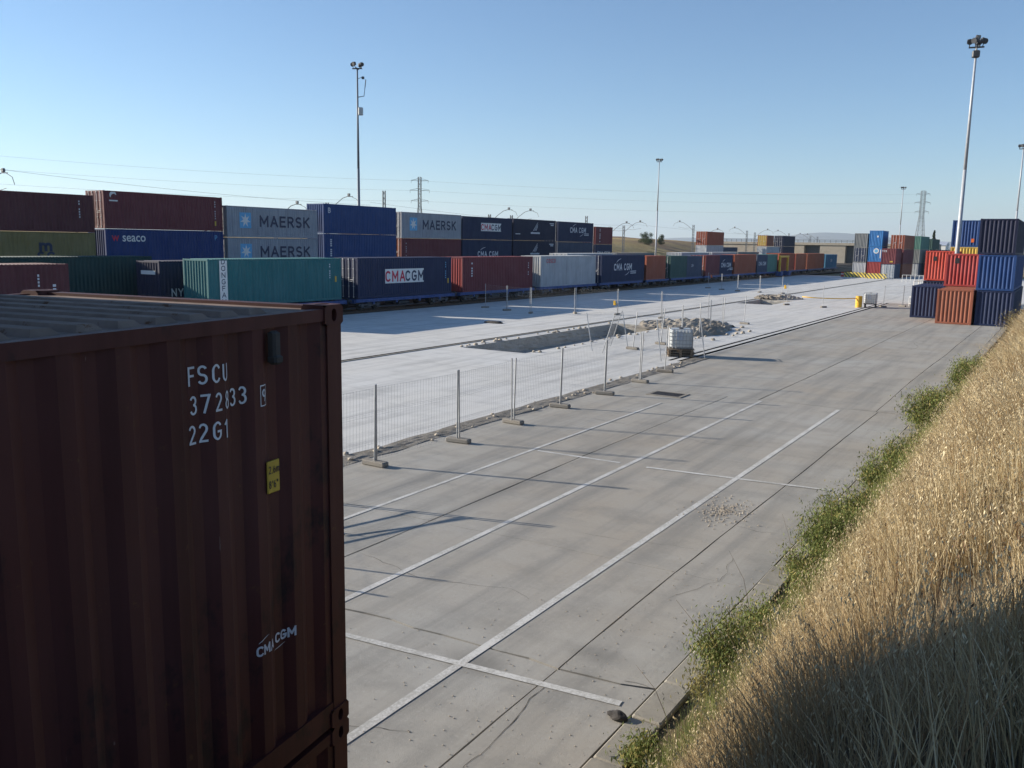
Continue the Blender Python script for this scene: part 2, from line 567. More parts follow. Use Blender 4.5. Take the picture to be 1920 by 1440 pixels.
def door_mesh(H, s):
    def f():
        mb = MB()
        x0, x1 = (-2.438 + 0.15, -1.225) if s == 0 else (-1.213, -0.15)
        z0, z1 = 0.165, H - 0.12
        mb.box(x0, x1, 0.03, 0.07, z0, z1)
        for a, b_ in ((x0, x0 + 0.07), (x1 - 0.07, x1)):
            mb.box(a, b_, 0.012, 0.03, z0, z1)
        for k in range(5):
            z = z0 + k * (z1 - z0 - 0.07) / 4
            mb.box(x0 + 0.07, x1 - 0.07, 0.013, 0.03, z, z + 0.07)
        for k in range(4):  # hinges
            z = z0 + 0.2 + k * (z1 - z0 - 0.45) / 3
            xh = x0 - 0.02 if s == 0 else x1 - 0.05
            mb.box(xh, xh + 0.07, -0.004, 0.012, z, z + 0.12)
        return mb.mesh('door')
    return cached(('door', H, s), f)

def rod_mesh(H, s, k):
    def f():
        mb = MB()
        x0, x1 = (-2.438 + 0.15, -1.225) if s == 0 else (-1.213, -0.15)
        x = x0 + (x1 - x0) * (0.27 if k == 0 else 0.73)
        mb.tube((x, -0.012, 0.08), (x, -0.012, H - 0.05), 0.022, n=6)
        for z in (0.1, H * 0.3, H * 0.5, H * 0.72, H - 0.13):
            mb.box(x - 0.05, x + 0.05, -0.03, 0.012, z, z + 0.055)
        mb.box(x - 0.02, x + 0.34 * (1 if k == 0 else -1) + 0.02, -0.045, -0.03, H * 0.42, H * 0.42 + 0.035) if k == 0 else mb.box(x - 0.34, x + 0.02, -0.045, -0.03, H * 0.46, H * 0.46 + 0.035)
        return mb.mesh('locking_rod')
    return cached(('rod', H, s, k), f)

def container(label, paintname, xnear, y0, y1, z0, z1, ends='panel', group=None, rz=0, L=None, H=None, castings=True, endpaint=None, origin=None, name='shipping_container'):
    """origin = south-west... near (+X) face, south (-Y) end, bottom"""
    dy = y1 - y0
    if L is None:
        L = 12.19 if dy > 9 else 6.058
    if H is None:
        H = 2.896 if (z1 - z0) > 2.72 else 2.591
    t = thing(name, label, 'container', (xnear, y0, z0) if origin is None else origin, rz, group)
    t.scale = (1, dy / L, (z1 - z0) / H)
    m = CP[paintname]
    em = CP[endpaint] if endpaint else m
    put('frame', frame_mesh(L, H, castings), m, t)
    put('side_panel', side_mesh(L, H), m, t)
    put('side_panel', side_mesh(L, H), m, t, (-2.438, L, 0), (0, 0, math.pi))
    put('roof', roof_mesh(L, H), m, t)
    put('floor', floor_mesh(L), M['underside'], t)
    put('end_panel', end_mesh(H), m, t, (-2.438, L, 0), (0, 0, math.pi))
    if ends == 'door':
        for s in (0, 1):
            d = put('door', door_mesh(H, s), em, t)
            for k in (0, 1):
                put('locking_rod', rod_mesh(H, s, k), M['rod'], d)
    else:
        put('end_panel', end_mesh(H), em, t)
    t['L'] = L; t['H'] = H
    return t

# ------------------------------------------------------------------ lettering
def text_mesh(s, size=1.0, bold=0.0, spacing=1.0, vertical=False, sx=1.0, ext=0.002, shear=0.0):
    key = ('text', s, size, bold, spacing, vertical, sx, ext, shear)
    def f():
        cu = bpy.data.curves.new('lettering', 'FONT')
        cu.body = '\n'.join(s) if vertical else s
        cu.size = size
        cu.offset = bold * size * 0.4
        cu.space_character = spacing
        cu.space_line = 0.8
        cu.shear = shear
        cu.extrude = ext
        cu.resolution_u = 3
        cu.align_x = 'CENTER'; cu.align_y = 'CENTER'
        o = bpy.data.objects.new('lettering', cu)
        COL.objects.link(o)
        dg = bpy.context.evaluated_depsgraph_get()
        dg.update()
        m = bpy.data.meshes.new_from_object(o.evaluated_get(dg))
        bpy.data.objects.remove(o)
        bpy.data.curves.remove(cu)
        m.name = 'lettering'
        m.materials.clear()
        if sx != 1.0:
            m.transform(Matrix.Diagonal((sx, 1, 1, 1)))
        return m
    return cached(key, f)

def _arc(cx, cy, rx, ry, a0, a1, n=10):
    return [(cx + rx * math.cos(R(a0 + (a1 - a0) * i / n)), cy + ry * math.sin(R(a0 + (a1 - a0) * i / n))) for i in range(n + 1)]
GL = {
    'M': (0.78, [[(0, 0), (0, 1)], [(0, 1), (0.39, 0.3)], [(0.39, 0.3), (0.78, 1)], [(0.78, 1), (0.78, 0)]]),
    'A': (0.70, [[(0, 0), (0.35, 1)], [(0.35, 1), (0.70, 0)], [(0.13, 0.32), (0.57, 0.32)]]),
    'E': (0.52, [[(0, 0), (0, 1)], [(0, 1), (0.52, 1)], [(0, 0.52), (0.46, 0.52)], [(0, 0), (0.52, 0)]]),
    'F': (0.50, [[(0, 0), (0, 1)], [(0, 1), (0.50, 1)], [(0, 0.52), (0.42, 0.52)]]),
    'R': (0.58, [[(0, 0), (0, 1)], [(0, 1), (0.3, 1)] + _arc(0.3, 0.74, 0.26, 0.26, 90, -90) + [(0, 0.48)], [(0.28, 0.48), (0.58, 0)]]),
    'S': (0.56, [_arc(0.28, 0.75, 0.27, 0.25, 25, 270, 12) + _arc(0.28, 0.25, 0.28, 0.25, 90, -155, 12)]),
    'K': (0.60, [[(0, 0), (0, 1)], [(0, 0.42), (0.56, 1)], [(0.2, 0.6), (0.60, 0)]]),
    'C': (0.62, [_arc(0.33, 0.67, 0.32, 0.33, 20, 180) + _arc(0.33, 0.33, 0.32, 0.33, 180, 340)]),
    'G': (0.66, [_arc(0.33, 0.67, 0.32, 0.33, 25, 180) + _arc(0.33, 0.33, 0.32, 0.33, 180, 350) + [(0.65, 0.46)], [(0.66, 0.46), (0.38, 0.46)]]),
    'U': (0.58, [[(0, 1), (0, 0.3)] + _arc(0.29, 0.3, 0.29, 0.3, 180, 360) + [(0.58, 1)]]),
    'O': (0.64, [_arc(0.32, 0.67, 0.32, 0.33, 0, 180) + _arc(0.32, 0.33, 0.32, 0.33, 180, 360) + [(0.64, 0.67)]]),
    'N': (0.62, [[(0, 0), (0, 1)], [(0, 1), (0.62, 0)], [(0.62, 0), (0.62, 1)]]),
    'Y': (0.62, [[(0, 1), (0.31, 0.46)], [(0.31, 0.46), (0.62, 1)], [(0.31, 0.48), (0.31, 0)]]),
    'D': (0.60, [[(0, 0), (0, 1)], [(0, 1), (0.25, 1)] + _arc(0.25, 0.5, 0.35, 0.5, 90, -90, 12) + [(0, 0)]]),
    'Z': (0.56, [[(0, 1), (0.56, 1)], [(0.56, 1), (0, 0)], [(0, 0), (0.56, 0)]]),
    'I': (0.0, [[(0, 0), (0, 1)]]), '1': (0.2, [[(0.02, 0.8), (0.2, 1)], [(0.2, 1), (0.2, 0)]]),
    'T': (0.56, [[(0, 1), (0.56, 1)], [(0.28, 1), (0.28, 0)]]), 'P': (0.54, [[(0, 0), (0, 1)], [(0, 1), (0.27, 1)] + _arc(0.27, 0.73, 0.27, 0.27, 90, -90) + [(0, 0.46)]]),
    'B': (0.56, [[(0, 0), (0, 1)], [(0, 1), (0.27, 1)] + _arc(0.27, 0.76, 0.24, 0.24, 90, -90) + [(0, 0.52)], [(0.2, 0.52)] + _arc(0.27, 0.26, 0.29, 0.26, 90, -90) + [(0, 0)]]),
    '2': (0.52, [_arc(0.26, 0.74, 0.26, 0.26, 165, -35, 10) + [(0, 0)], [(0, 0), (0.52, 0)]]),
    '3': (0.52, [_arc(0.25, 0.76, 0.25, 0.24, 160, -90, 10), _arc(0.25, 0.27, 0.27, 0.27, 90, -160, 10)]),
    '7': (0.52, [[(0, 1), (0.52, 1)], [(0.52, 1), (0.16, 0)]]),
    '8': (0.52, [_arc(0.26, 0.76, 0.23, 0.24, 0, 360, 14), _arc(0.26, 0.27, 0.26, 0.27, 0, 360, 14)]),
    '9': (0.52, [_arc(0.26, 0.72, 0.26, 0.28, 0, 360, 14), [(0.52, 0.72), (0.5, 0.45), (0.36, 0.1), (0.28, 0)]]),
    '6': (0.52, [_arc(0.26, 0.28, 0.26, 0.28, 0, 360, 14), [(0.0, 0.28), (0.02, 0.55), (0.16, 0.9), (0.24, 1)]]),
    'm': (0.78, [[(0, 0), (0, 0.7)], [(0, 0.5)] + _arc(0.2, 0.5, 0.19, 0.2, 180, 0) + [(0.39, 0)], [(0.39, 0.5)] + _arc(0.585, 0.5, 0.195, 0.2, 180, 0) + [(0.78, 0)]]),
    '.': (0.05, [[(0, 0), (0.05, 0)]]), "'": (0.05, [[(0.03, 1), (0.03, 0.75)]]), '"': (0.2, [[(0.03, 1), (0.03, 0.75)], [(0.17, 1), (0.17, 0.75)]]),
}
def stroke_text(txt, cap, t=0.17, sx=1.0, gap=0.30, vertical=False, lift=0.0002):
    key = ('stroke', txt, cap, t, sx, gap, vertical, lift)
    def f():
        mb = MB(); k = [0]
        def ribbon(pts, ox, oy):
            pts = [Vector((p[0] * sx * cap + ox, p[1] * cap * (1 - t) + t * cap / 2 + oy)) for p in pts]
            h = t * cap / 2
            vs = []
            for i, p in enumerate(pts):
                a = pts[max(0, i - 1)]; b = pts[min(len(pts) - 1, i + 1)]
                d = (b - a)
                d = d.normalized() if d.length > 1e-9 else Vector((1, 0))
                if len(pts) == 2: p = p + d * (h * 0.98 if i else -h * 0.98)
                n = Vector((-d.y, d.x)) * h
                z = 0.001 + lift * k[0]
                vs += [(p.x + n.x, p.y + n.y, z), (p.x - n.x, p.y - n.y, z)]
            mb.add(vs, [(2 * i, 2 * i + 1, 2 * i + 3, 2 * i + 2) for i in range(len(pts) - 1)])
            k[0] += 1
        x = 0; y = 0; wmax = 0
        for ch in txt:
            if ch == ' ':
                x += 0.5 * cap; continue
            w, ps = GL[ch]
            if vertical:
                for p in ps: ribbon(p, -w * sx * cap / 2, y)
                y -= cap * 1.25
            else:
                for p in ps: ribbon(p, x, 0)
                x += (w * sx + gap + t) * cap
        if vertical:
            oy = -(y + cap * 1.25) / 2 - cap / 2; mb.v = [(a, b + oy, c) for a, b, c in mb.v]
        else:
            tot = x - (gap + t) * cap
            mb.v = [(a - tot / 2, b - cap / 2, c) for a, b, c in mb.v]
        return mb.mesh('lettering')
    return cached(key, f)

SIDE = (math.pi / 2, 0, math.pi / 2)     # text upright on a +X face, reading towards +Y
ENDR = (math.pi / 2, 0, 0)               # text upright on a -Y face
def side_text(t, s, mat, fy, fz, size, name='lettering', off=-0.004, **kw):
    if all(c in GL or c == ' ' for c in s):
        m = stroke_text(s, size * 0.70, 0.12 + 2.0 * kw.get('bold', 0.01), kw.get('sx', 1.0), 0.22, kw.get('vertical', False))
    else:
        m = text_mesh(s, size, **kw)
    return put(name, m, mat, t, (off, t['L'] * fy, t['H'] * fz), SIDE)
def end_text(t, s, mat, fx, fz, size, name='lettering', off=0.004, **kw):
    return put(name, text_mesh(s, size, **kw), mat, t, (-2.438 * (1 - fx), off, t['H'] * fz), ENDR)
def poly_mesh(pts, th=0.002):
    mb = MB()
    n = len(pts)
    mb.add([(x, y, th) for x, y in pts], [tuple(range(n))])
    return mb.mesh('logo')
def star_pts(r, k=7, q=0.42):
    return [((r if i % 2 == 0 else r * q) * math.sin(math.pi * i / k), (r if i % 2 == 0 else r * q) * math.cos(math.pi * i / k)) for i in range(2 * k)]
def rect_pts(w, h):
    return [(-w / 2, -h / 2), (w / 2, -h / 2), (w / 2, h / 2), (-w / 2, h / 2)]
def arc_mesh(r, a0, a1, w, sy=1.0):
    mb = MB(); n = 8; vs = []
    for i in range(n + 1):
        a = R(a0 + (a1 - a0) * i / n)
        ww = w * math.sin(math.pi * (i + 0.6) / (n + 1.2))
        vs += [((r - ww) * math.cos(a), (r - ww) * math.sin(a) * sy, 0.002), ((r + ww) * math.cos(a), (r + ww) * math.sin(a) * sy, 0.002)]
    mb.add(vs, [(2 * i, 2 * i + 1, 2 * i + 3, 2 * i + 2) for i in range(n)])
    return mb.mesh('logo')
def side_logo(t, mesh, mat, fy, fz, off=-0.006):
    return put('logo', mesh, mat, t, (off, t['L'] * fy, t['H'] * fz), SIDE)
def maersk(t, fy=0.62, fz=0.55):
    side_logo(t, poly_mesh(rect_pts(1.45, 1.45)), M['skyblue'], 0.185, fz, -0.007)
    side_logo(t, poly_mesh(star_pts(0.66)), M['white'], 0.185, fz, -0.004)
    side_text(t, 'MAERSK', M['navytext'], fy, fz - 0.01, 1.55, bold=0.03, sx=1.12)
def cma_box(t, fy=0.45, fz=0.55):
    side_logo(t, poly_mesh(rect_pts(5.0, 1.05)), M['white'], fy, fz, -0.007)
    side_text(t, 'CMA', M['redtext'], fy - 0.1, fz - 0.005, 1.15, bold=0.035)
    side_text(t, 'CGM', M['navytext'], fy + 0.105, fz - 0.005, 1.15, bold=0.035)
def cma_plain(t, fy=0.5, fz=0.5, size=0.9, k=1.0):
    side_text(t, 'CMA CGM', M['offwhite'], fy, fz, size, bold=0.03)
    side_logo(t, arc_mesh(2.2 * k, 105, 150, 0.07, 0.42), M['offwhite'], fy, fz)
    side_logo(t, arc_mesh(2.2 * k, 285, 330, 0.07, 0.42), M['offwhite'], fy, fz)
    L = t['L']
    for i in range(2):
        side_logo(t, poly_mesh(rect_pts(1.7, 0.09)), M['offwhite'], min(0.93, fy + 3.0 / L), fz - 0.17 - 0.07 * i)
def code_bars(t, fy, fz0, n, mat, size=0.16, step=0.2, w=0.09):
    """column of small vertical identification characters"""
    mb = MB()
    for i in range(n):
        if (i * 7 + int(fy * 100)) % 5 == 4: continue
        z = -i * step
        mb.add([(-w, z - size * 0.4, 0.002), (w, z - size * 0.4, 0.002), (w, z + size * 0.4, 0.002), (-w, z + size * 0.4, 0.002)], [(0, 1, 2, 3)])
    return put('marking', mb.mesh('marking'), mat, t, (-0.005, t['L'] * fy, t['H'] * fz0), SIDE)


# ------------------------------------------------------------------ ground, yard, pits, tracks
def sheet(name, xs, ys, holes, z, mat, kind='structure'):
    """flat sheet of cells between the break lines, minus the rectangular holes"""
    xs = sorted(set(xs + [v for h in holes for v in h[:2]]))
    ys = sorted(set(ys + [v for h in holes for v in h[2:]]))
    mb = MB(); idx = {}
    def vid(i, j):
        if (i, j) not in idx:
            idx[(i, j)] = len(mb.v); mb.v.append((xs[i], ys[j], z))
        return idx[(i, j)]
    for i in range(len(xs) - 1):
        for j in range(len(ys) - 1):
            cx = (xs[i] + xs[i + 1]) / 2; cy = (ys[j] + ys[j + 1]) / 2
            if any(h[0] < cx < h[1] and h[2] < cy < h[3] for h in holes): continue
            mb.f.append((vid(i, j), vid(i + 1, j), vid(i + 1, j + 1), vid(i, j + 1)))
    o = mb.build(name, mat)
    o['kind'] = kind
    return o

PIT1 = (-27.0, -23.1, 37.9, 56.5)
PIT2 = (-27.6, -24.2, 85.0, 93.0)
GROOVE = (-28.42, -28.08, 12.0, 170.0)
CH1 = (-16.28, -16.08, 40.0, 97.0)
CH2 = (-15.78, -15.50, 40.0, 97.0)
sheet('ground', [-14000.0, -600.0, -150, 100, 600.0, 14000.0], [-3000.0, -200, 300, 900.0, 15000.0], [PIT1, PIT2], -0.34, M['ground'])
yard = sheet('concrete_yard', [-45.7, -16.95], [0.0, 165.0, 182.0], [PIT1, PIT2, GROOVE], 0.0, M['new_concrete'])
y2 = sheet('concrete_apron', [-16.95, -15.42], [-2.0, 97.0], [CH1, CH2], 0.0, M['new_concrete'])
y3 = sheet('far_concrete', [-28.0, 8.0], [97.004, 200.0], [], -0.003, M['new_concrete'])
y3.location.x = 0
for (x0, x1, ya, yb), nm, dp in ((GROOVE, 'drain_channel', 0.22), (CH1, 'rail_slot', 0.10), (CH2, 'rail_slot', 0.10)):
    mb = MB()
    mb.add([(x0, ya, -dp), (x1, ya, -dp), (x1, yb, -dp), (x0, yb, -dp)], [(0, 1, 2, 3)])
    for x in (x0, x1):
        mb.add([(x, ya, -dp), (x, yb, -dp), (x, yb, 0), (x, ya, 0)], [(0, 1, 2, 3)])
    tag(mb.build(nm, M['joint']), kind='structure')
# raised lip of the drain channel
mb = MB()
mb.cbox(-28.06, -27.9, 12, 168, 0.0, 0.035, 0.012)
tag(mb.build('channel_lip', M['kerb']), kind='structure')

def pit(name, P, depth, seed):
    x0, x1, ya, yb = P
    nx, ny = 10, 44
    mb = MB()
    vs = []; fs = []
    def nz(x, y, z, k=1.0): return noise.noise(Vector((x * k + seed, y * k, z * k)))
    # floor
    for j in range(ny + 1):
        for i in range(nx + 1):
            x = x0 + (x1 - x0) * i / nx; y = ya + (yb - ya) * j / ny
            e = 0 if i in (0, nx) or j in (0, ny) else 1
            vs.append((x, y, -depth + 0.12 * nz(x, y, 0, 0.9) * e))
    for j in range(ny):
        for i in range(nx):
            a = j * (nx + 1) + i
            fs.append((a, a + 1, a + nx + 2, a + nx + 1))
    mb.add(vs, fs)
    def wall(p, q, n):
        vs = []; fs = []; m = 6
        d = Vector((q[0] - p[0], q[1] - p[1], 0)).normalized(); nn = Vector((-d.y, d.x, 0))
        for k in range(m + 1):
            for i in range(n + 1):
                c = Vector((p[0] + (q[0] - p[0]) * i / n, p[1] + (q[1] - p[1]) * i / n, -depth * k / m))
                off = 0 if k in (0, m) or i in (0, n) else 0.07 * nz(c.x, c.y, c.z * 3, 2.3)
                c = c + nn * off
                vs.append(c)
        for k in range(m):
            for i in range(n):
                a = k * (n + 1) + i
                fs.append((a, a + 1, a + n + 2, a + n + 1))
        mb.add(vs, fs)
    wall((x0, ya), (x0, yb), ny); wall((x1, yb), (x1, ya), ny); wall((x0, yb), (x1, yb), nx); wall((x1, ya), (x0, ya), nx)
    return tag(mb.build(name, M['pit']), kind='structure')
pit('excavation_pit', PIT1, 0.78, 3.1)
pit('excavation_pit', PIT2, 0.55, 8.7)

# old concrete: slabs with joints
filler = sheet('concrete_pavement', [-15.42, -3.5], [-6.0, 97.0], [], -0.045, M['joint'])
def wob(a, b, amp, fr):
    return amp * noise.noise(Vector((a * fr, b * 1.7, 0.3)))
def jx(x, y):    # joint running along Y
    return x + wob(y, x, 0.10, 0.12) + wob(y, x, 0.012, 2.1)
def jy(y, x):    # joint running along X
    if abs(y - 9.55) < 0.01:
        return y + 0.07 * (x + 6) + wob(x, y, 0.16, 0.8) + wob(x, y, 0.05, 3.0)
    return y + 0.03 * (x + 9) + wob(x, y, 0.05, 0.4) + wob(x, y, 0.012, 2.4)
def slab(xa, xb, ya, yb, g0, g1, g2, g3):
    """gaps g0 left g1 right g2 south g3 north"""
    n = max(3, int((xb - xa) / 0.45)); m = max(3, int((yb - ya) / 0.7))
    loop = []
    ex = lambda x: x in (-15.42, -3.95)
    def fx(x, y): return x if ex(x) else jx(x, y)
    def P(x, y, ox, oy, sx, sy):
        return (sx + ox, sy + oy)
    c = lambda i, j: None
    S = lambda t: jy(ya, xa + (xb - xa) * t)
    Nn = lambda t: jy(yb, xa + (xb - xa) * t)
    W = lambda t: fx(xa, ya + (yb - ya) * t)
    Ee = lambda t: fx(xb, ya + (yb - ya) * t)
    rr = lambda: random.uniform(0.6, 1.5)
    for i in range(n): 
        t = i / n; loop.append(((1 - t) * (W(0) + g0) + t * (Ee(0) - g1), S(t) + g2 * rr()))
    for j in range(m):
        t = j / m; loop.append((Ee(t) - g1 * rr(), (1 - t) * (S(1) + g2) + t * (Nn(1) - g3)))
    for i in range(n):
        t = 1 - i / n; loop.append(((1 - t) * (W(1) + g0) + t * (Ee(1) - g1), Nn(t) - g3 * rr()))
    for j in range(m):
        t = 1 - j / m; loop.append((W(t) + g0 * rr(), (1 - t) * (S(0) + g2) + t * (Nn(0) - g3)))
    k = len(loop)
    mb = MB()
    dz = random.uniform(-0.004, 0.001)
    mb.add([(x, y, dz) for x, y in loop] + [(x, y, -0.05) for x, y in loop],
           [tuple(range(k))] + [(i, i + k, (i + 1) % k + k, (i + 1) % k) for i in range(k)])
    return mb.build('slab', M['old_concrete'], filler)
T, F = 0.018, 0.005
rowsA = [(-5.9, F), (9.55, 0.022), (13.6, F), (20.9, F), (31.7, 0.018)]
colsA = [(-15.42, 0), (-10.42, T), (-5.22, 0.012), (-3.95, 0)]
for r in range(len(rowsA) - 1):
    for q in range(len(colsA) - 1):
        slab(colsA[q][0], colsA[q + 1][0], rowsA[r][0], rowsA[r + 1][0], colsA[q][1], colsA[q + 1][1], rowsA[r][1], rowsA[r + 1][1])
rowsB = [(31.7, 0.018), (44.5, F), (58.0, F), (72.0, F), (97.0, F)]
colsB = [(-15.42, 0), (-9.22, 0.019), (-5.3, 0.015), (-3.95, 0)]
for r in range(len(rowsB) - 1):
    for q in range(len(colsB) - 1):
        slab(colsB[q][0], colsB[q + 1][0], rowsB[r][0], rowsB[r + 1][0], colsB[q][1], colsB[q + 1][1], rowsB[r][1], rowsB[r + 1][1])

# painted lines: thin worn strips lying on the slabs
def strip(p, q, w, dz=0.0):
    p = Vector((*p, 0)); q = Vector((*q, 0))
    d = (q - p).normalized(); nn = Vector((-d.y, d.x, 0)) * (w / 2)
    n = max(2, int((q - p).length / 0.4))
    mb = MB(); vs = []
    for i in range(n + 1):
        c = p.lerp(q, i / n)
        e = 1 + 0.12 * noise.noise(Vector((c.x * 2, c.y * 2, 1.0)))
        vs += [c + nn * e + Vector((0, 0, 0.006 + dz)), c - nn * e + Vector((0, 0, 0.006 + dz))]
    mb.add(vs, [(2 * i, 2 * i + 1, 2 * i + 3, 2 * i + 2) for i in range(n)])
    return tag(mb.build('painted_line', M['line']), kind='structure')
strip((-6.38, 4.0), (-6.38, 31.35), 0.13)
strip((-9.10, 4.0), (-9.10, 31.45), 0.12)
strip((-11.92, 11.0), (-11.91, 28.9), 0.10)
strip((-11.0, 8.42), (-4.15, 9.20), 0.12, 0.004)
strip((-11.75, 20.02), (-9.35, 20.12), 0.11)
strip((-8.60, 20.08), (-4.24, 20.62), 0.12, 0.004)

def crack(pts, w=0.02):
    mb = MB(); vs = []
    P = []
    for (a, b_), (c, d_) in zip(pts, pts[1:]):
        n = max(2, int(math.hypot(c - a, d_ - b_) / 0.12))
        for i in range(n):
            t = i / n
            x = a + (c - a) * t; y = b_ + (d_ - b_) * t
            P.append((x + 0.06 * noise.noise(Vector((x * 3, y * 3, 1))), y + 0.08 * noise.noise(Vector((x * 3, y * 3, 7)))))
    for i in range(len(P) - 1):
        dx, dy = P[i + 1][0] - P[i][0], P[i + 1][1] - P[i][1]
        l = math.hypot(dx, dy) or 1
        ww = 0.55 * w * (0.35 + abs(noise.noise(Vector((i * 0.4, w * 90, 2))))) * min(1, 8 * (i + 1) / len(P), 8 * (len(P) - i) / len(P))
        vs += [(P[i][0] - dy / l * ww, P[i][1] + dx / l * ww, 0.0045), (P[i][0] + dy / l * ww, P[i][1] - dx / l * ww, 0.0045)]
    mb.add(vs, [(2 * i, 2 * i + 1, 2 * i + 3, 2 * i + 2) for i in range(len(vs) // 2 - 1)])
    return tag(mb.build('pavement_crack', M['joint']), kind='structure')
crack([(-4.95, 7.0), (-5.0, 7.9), (-5.15, 8.7), (-5.1, 9.3)], 0.012)
crack([(-5.0, 5.2), (-5.05, 6.2), (-4.9, 7.1)], 0.018)
crack([(-10.3, 11.4), (-8.6, 11.0), (-7.2, 11.5), (-6.5, 11.2)], 0.008)
crack([(-9.4, 24.0), (-8.2, 23.6), (-6.6, 24.2)], 0.010)
crack([(-13.8, 24.5), (-12.6, 24.9), (-10.6, 24.6)], 0.012)
crack([(-4.9, 12.6), (-4.5, 13.8), (-4.7, 15.2)], 0.007)
crack([(-8.3, 6.9), (-7.4, 7.3), (-6.6, 7.0), (-5.6, 7.4)], 0.007)
crack([(-3.55, 10.0), (-3.75, 9.75), (-4.6, 9.75)], 0.012)
crack([(-7.6, 14.6), (-6.5, 14.75), (-5.2, 15.1)], 0.006)
crack([(-5.2, 16.8), (-4.7, 16.7), (-4.2, 16.9)], 0.008)
crack([(-7.3, 52.0), (-7.0, 54.5), (-7.6, 57.0), (-7.1, 59.0)], 0.02)
crack([(-12.6, 62.0), (-11.0, 61.6), (-9.6, 62.2)], 0.02)
crack([(-9.3, 31.9), (-6.4, 31.6), (-4.0, 32.4)], 0.016)

# kerb of single stones
kerb = tag(MB().build('kerb', M['kerb']), kind='structure')
mb = MB(); mb.box(-3.93, -3.5, -4, 76, -0.30, -0.05); kerb.data = mb.mesh('kerb'); kerb.data.materials.append(M['joint'])
km = MB(); km.cbox(-0.19, 0.19, -0.49, 0.49, -0.12, 0.0, 0.02); km = km.mesh('kerb_stone')
for i in range(80):
    y = -3.5 + i
    put('kerb_stone', km, M['kerb'], kerb, (-3.735 + random.uniform(-0.012, 0.012), y, 0.018 + random.uniform(-0.012, 0.012)), (random.uniform(-0.01, 0.01), random.uniform(-0.02, 0.02), random.uniform(-0.012, 0.012)))

# dug strip between old and new concrete
mb = MB(); vs = []; fs = []
ny, nx = 200, 9
for j in range(ny + 1):
    y = -2 + 44.0 * j / ny
    for i in range(nx + 1):
        x = -15.6 + 0.85 * i / nx + 0.12 * noise.noise(Vector((y * 0.7, 2.2, 0)))
        e = math.sin(math.pi * i / nx)
        z = 0.012 + e * (0.012 + 0.045 * noise.noise(Vector((x * 2.6, y * 1.1, 5.0))) + 0.03 * noise.noise(Vector((x * 9, y * 8, 1.0)))) - (0.03 if i in (0, nx) else 0)
        vs.append((x, y, z))
for j in range(ny):
    for i in range(nx):
        a = j * (nx + 1) + i
        fs.append((a, a + 1, a + nx + 2, a + nx + 1))
mb.add(vs, fs)
tag(mb.build('dug_dirt_strip', M['rubble_dirt'], smooth=False), kind='structure')

# ballast and rails
sheet('track_bed', [-80.0, -45.7], [-40.0, 120.0, 420.0], [], -0.06, M['ballast'])
rm = MB()
rm.box(-0.035, 0.035, 0, 460, 0.02, 0.10); rm.box(-0.07, 0.07, 0, 460, -0.06, -0.02); rm.box(-0.012, 0.012, 0, 460, -0.02, 0.02)
rm = rm.mesh('rail')
TRK = (-47.42, -51.72, -56.2, -61.0)
ordn = ('nearest', 'second', 'third', 'fourth')
for i, xc in enumerate(TRK):
    for s, w in ((-0.834, 'far'), (0.834, 'near')):
        o = put('rail', rm, M['rail'], None, (xc + s, -40, 0))
        tag(o, 'rusty %s-side rail of the %s track from the yard' % (w, ordn[i]), 'rail', 'rails of the freight tracks')

# hills, bank and mountains
def terrain(name, xs, ys, fn, mat, smooth=True):
    mb = MB()
    vs = [(x, y, fn(x, y)) for y in ys for x in xs]
    n = len(xs)
    fs = [(j * n + i, j * n + i + 1, (j + 1) * n + i + 1, (j + 1) * n + i) for j in range(len(ys) - 1) for i in range(n - 1)]
    mb.add(vs, fs)
    return tag(mb.build(name, mat, smooth=smooth), kind='structure')
sm = lambda a, b, t: (lambda u: u * u * (3 - 2 * u))(max(0.0, min(1.0, (t - a) / (b - a))))
def hillz(x, y):
    h = 6.7 * sm(-87, -135, x) * sm(60, 150, y)
    h += 1.6 * sm(170, 330, y) * sm(-110, -150, x) * sm(420, 340, y)
    h *= 1 - 0.25 * sm(300, 420, y)
    h += (0.55 * noise.noise(Vector((x * 0.06, y * 0.05, 0))) + 0.3 * noise.noise(Vector((x * 0.2, y * 0.2, 3)))) * sm(-89, -100, x)
    return h - 0.36
terrain('hill', list(np.linspace(-330, -86, 110)), list(np.linspace(40, 520, 170)), hillz, M['scree'])
terrain('hill_top', list(np.linspace(-330, -101, 60)), list(np.linspace(60, 520, 120)), lambda x, y: hillz(x, y) - 0.1 + 0.32 * sm(-104, -124, x) + 0.10 * noise.noise(Vector((x * .4, y * .4, 9))), M['hill'])
# distant ridge
def ridge(name, dist, amp, base, seed, a0, a1):
    mb = MB(); vs = []; n = 160; rows = 6
    for k in range(rows):
        for i in range(n + 1):
            a = a0 + (a1 - a0) * i / n
            prof = base + amp * (0.5 + 0.5 * noise.fractal(Vector((a * 7 + seed, seed, 0)), 0.9, 2.0, 5))
            peak = 1 + 0.9 * math.exp(-((a + 0.215) / 0.055) ** 2)
            z = prof * peak * (k / (rows - 1)) ** 0.8 - 8
            d = dist + 1500 * (k / (rows - 1)) + 60 * noise.noise(Vector((i * .4, k, seed)))
            vs.append((a * d, d, z))
    mb.add(vs, [(k * (n + 1) + i, k * (n + 1) + i + 1, (k + 1) * (n + 1) + i + 1, (k + 1) * (n + 1) + i) for k in range(rows - 1) for i in range(n)])
    return tag(mb.build(name, M['mountain'], smooth=True), kind='structure')
ridge('mountains', 9000, 70, 55, 2.7, -1.5, 0.5)
ridge('foothills', 2600, 14, 6, 9.1, -1.2, 0.5)

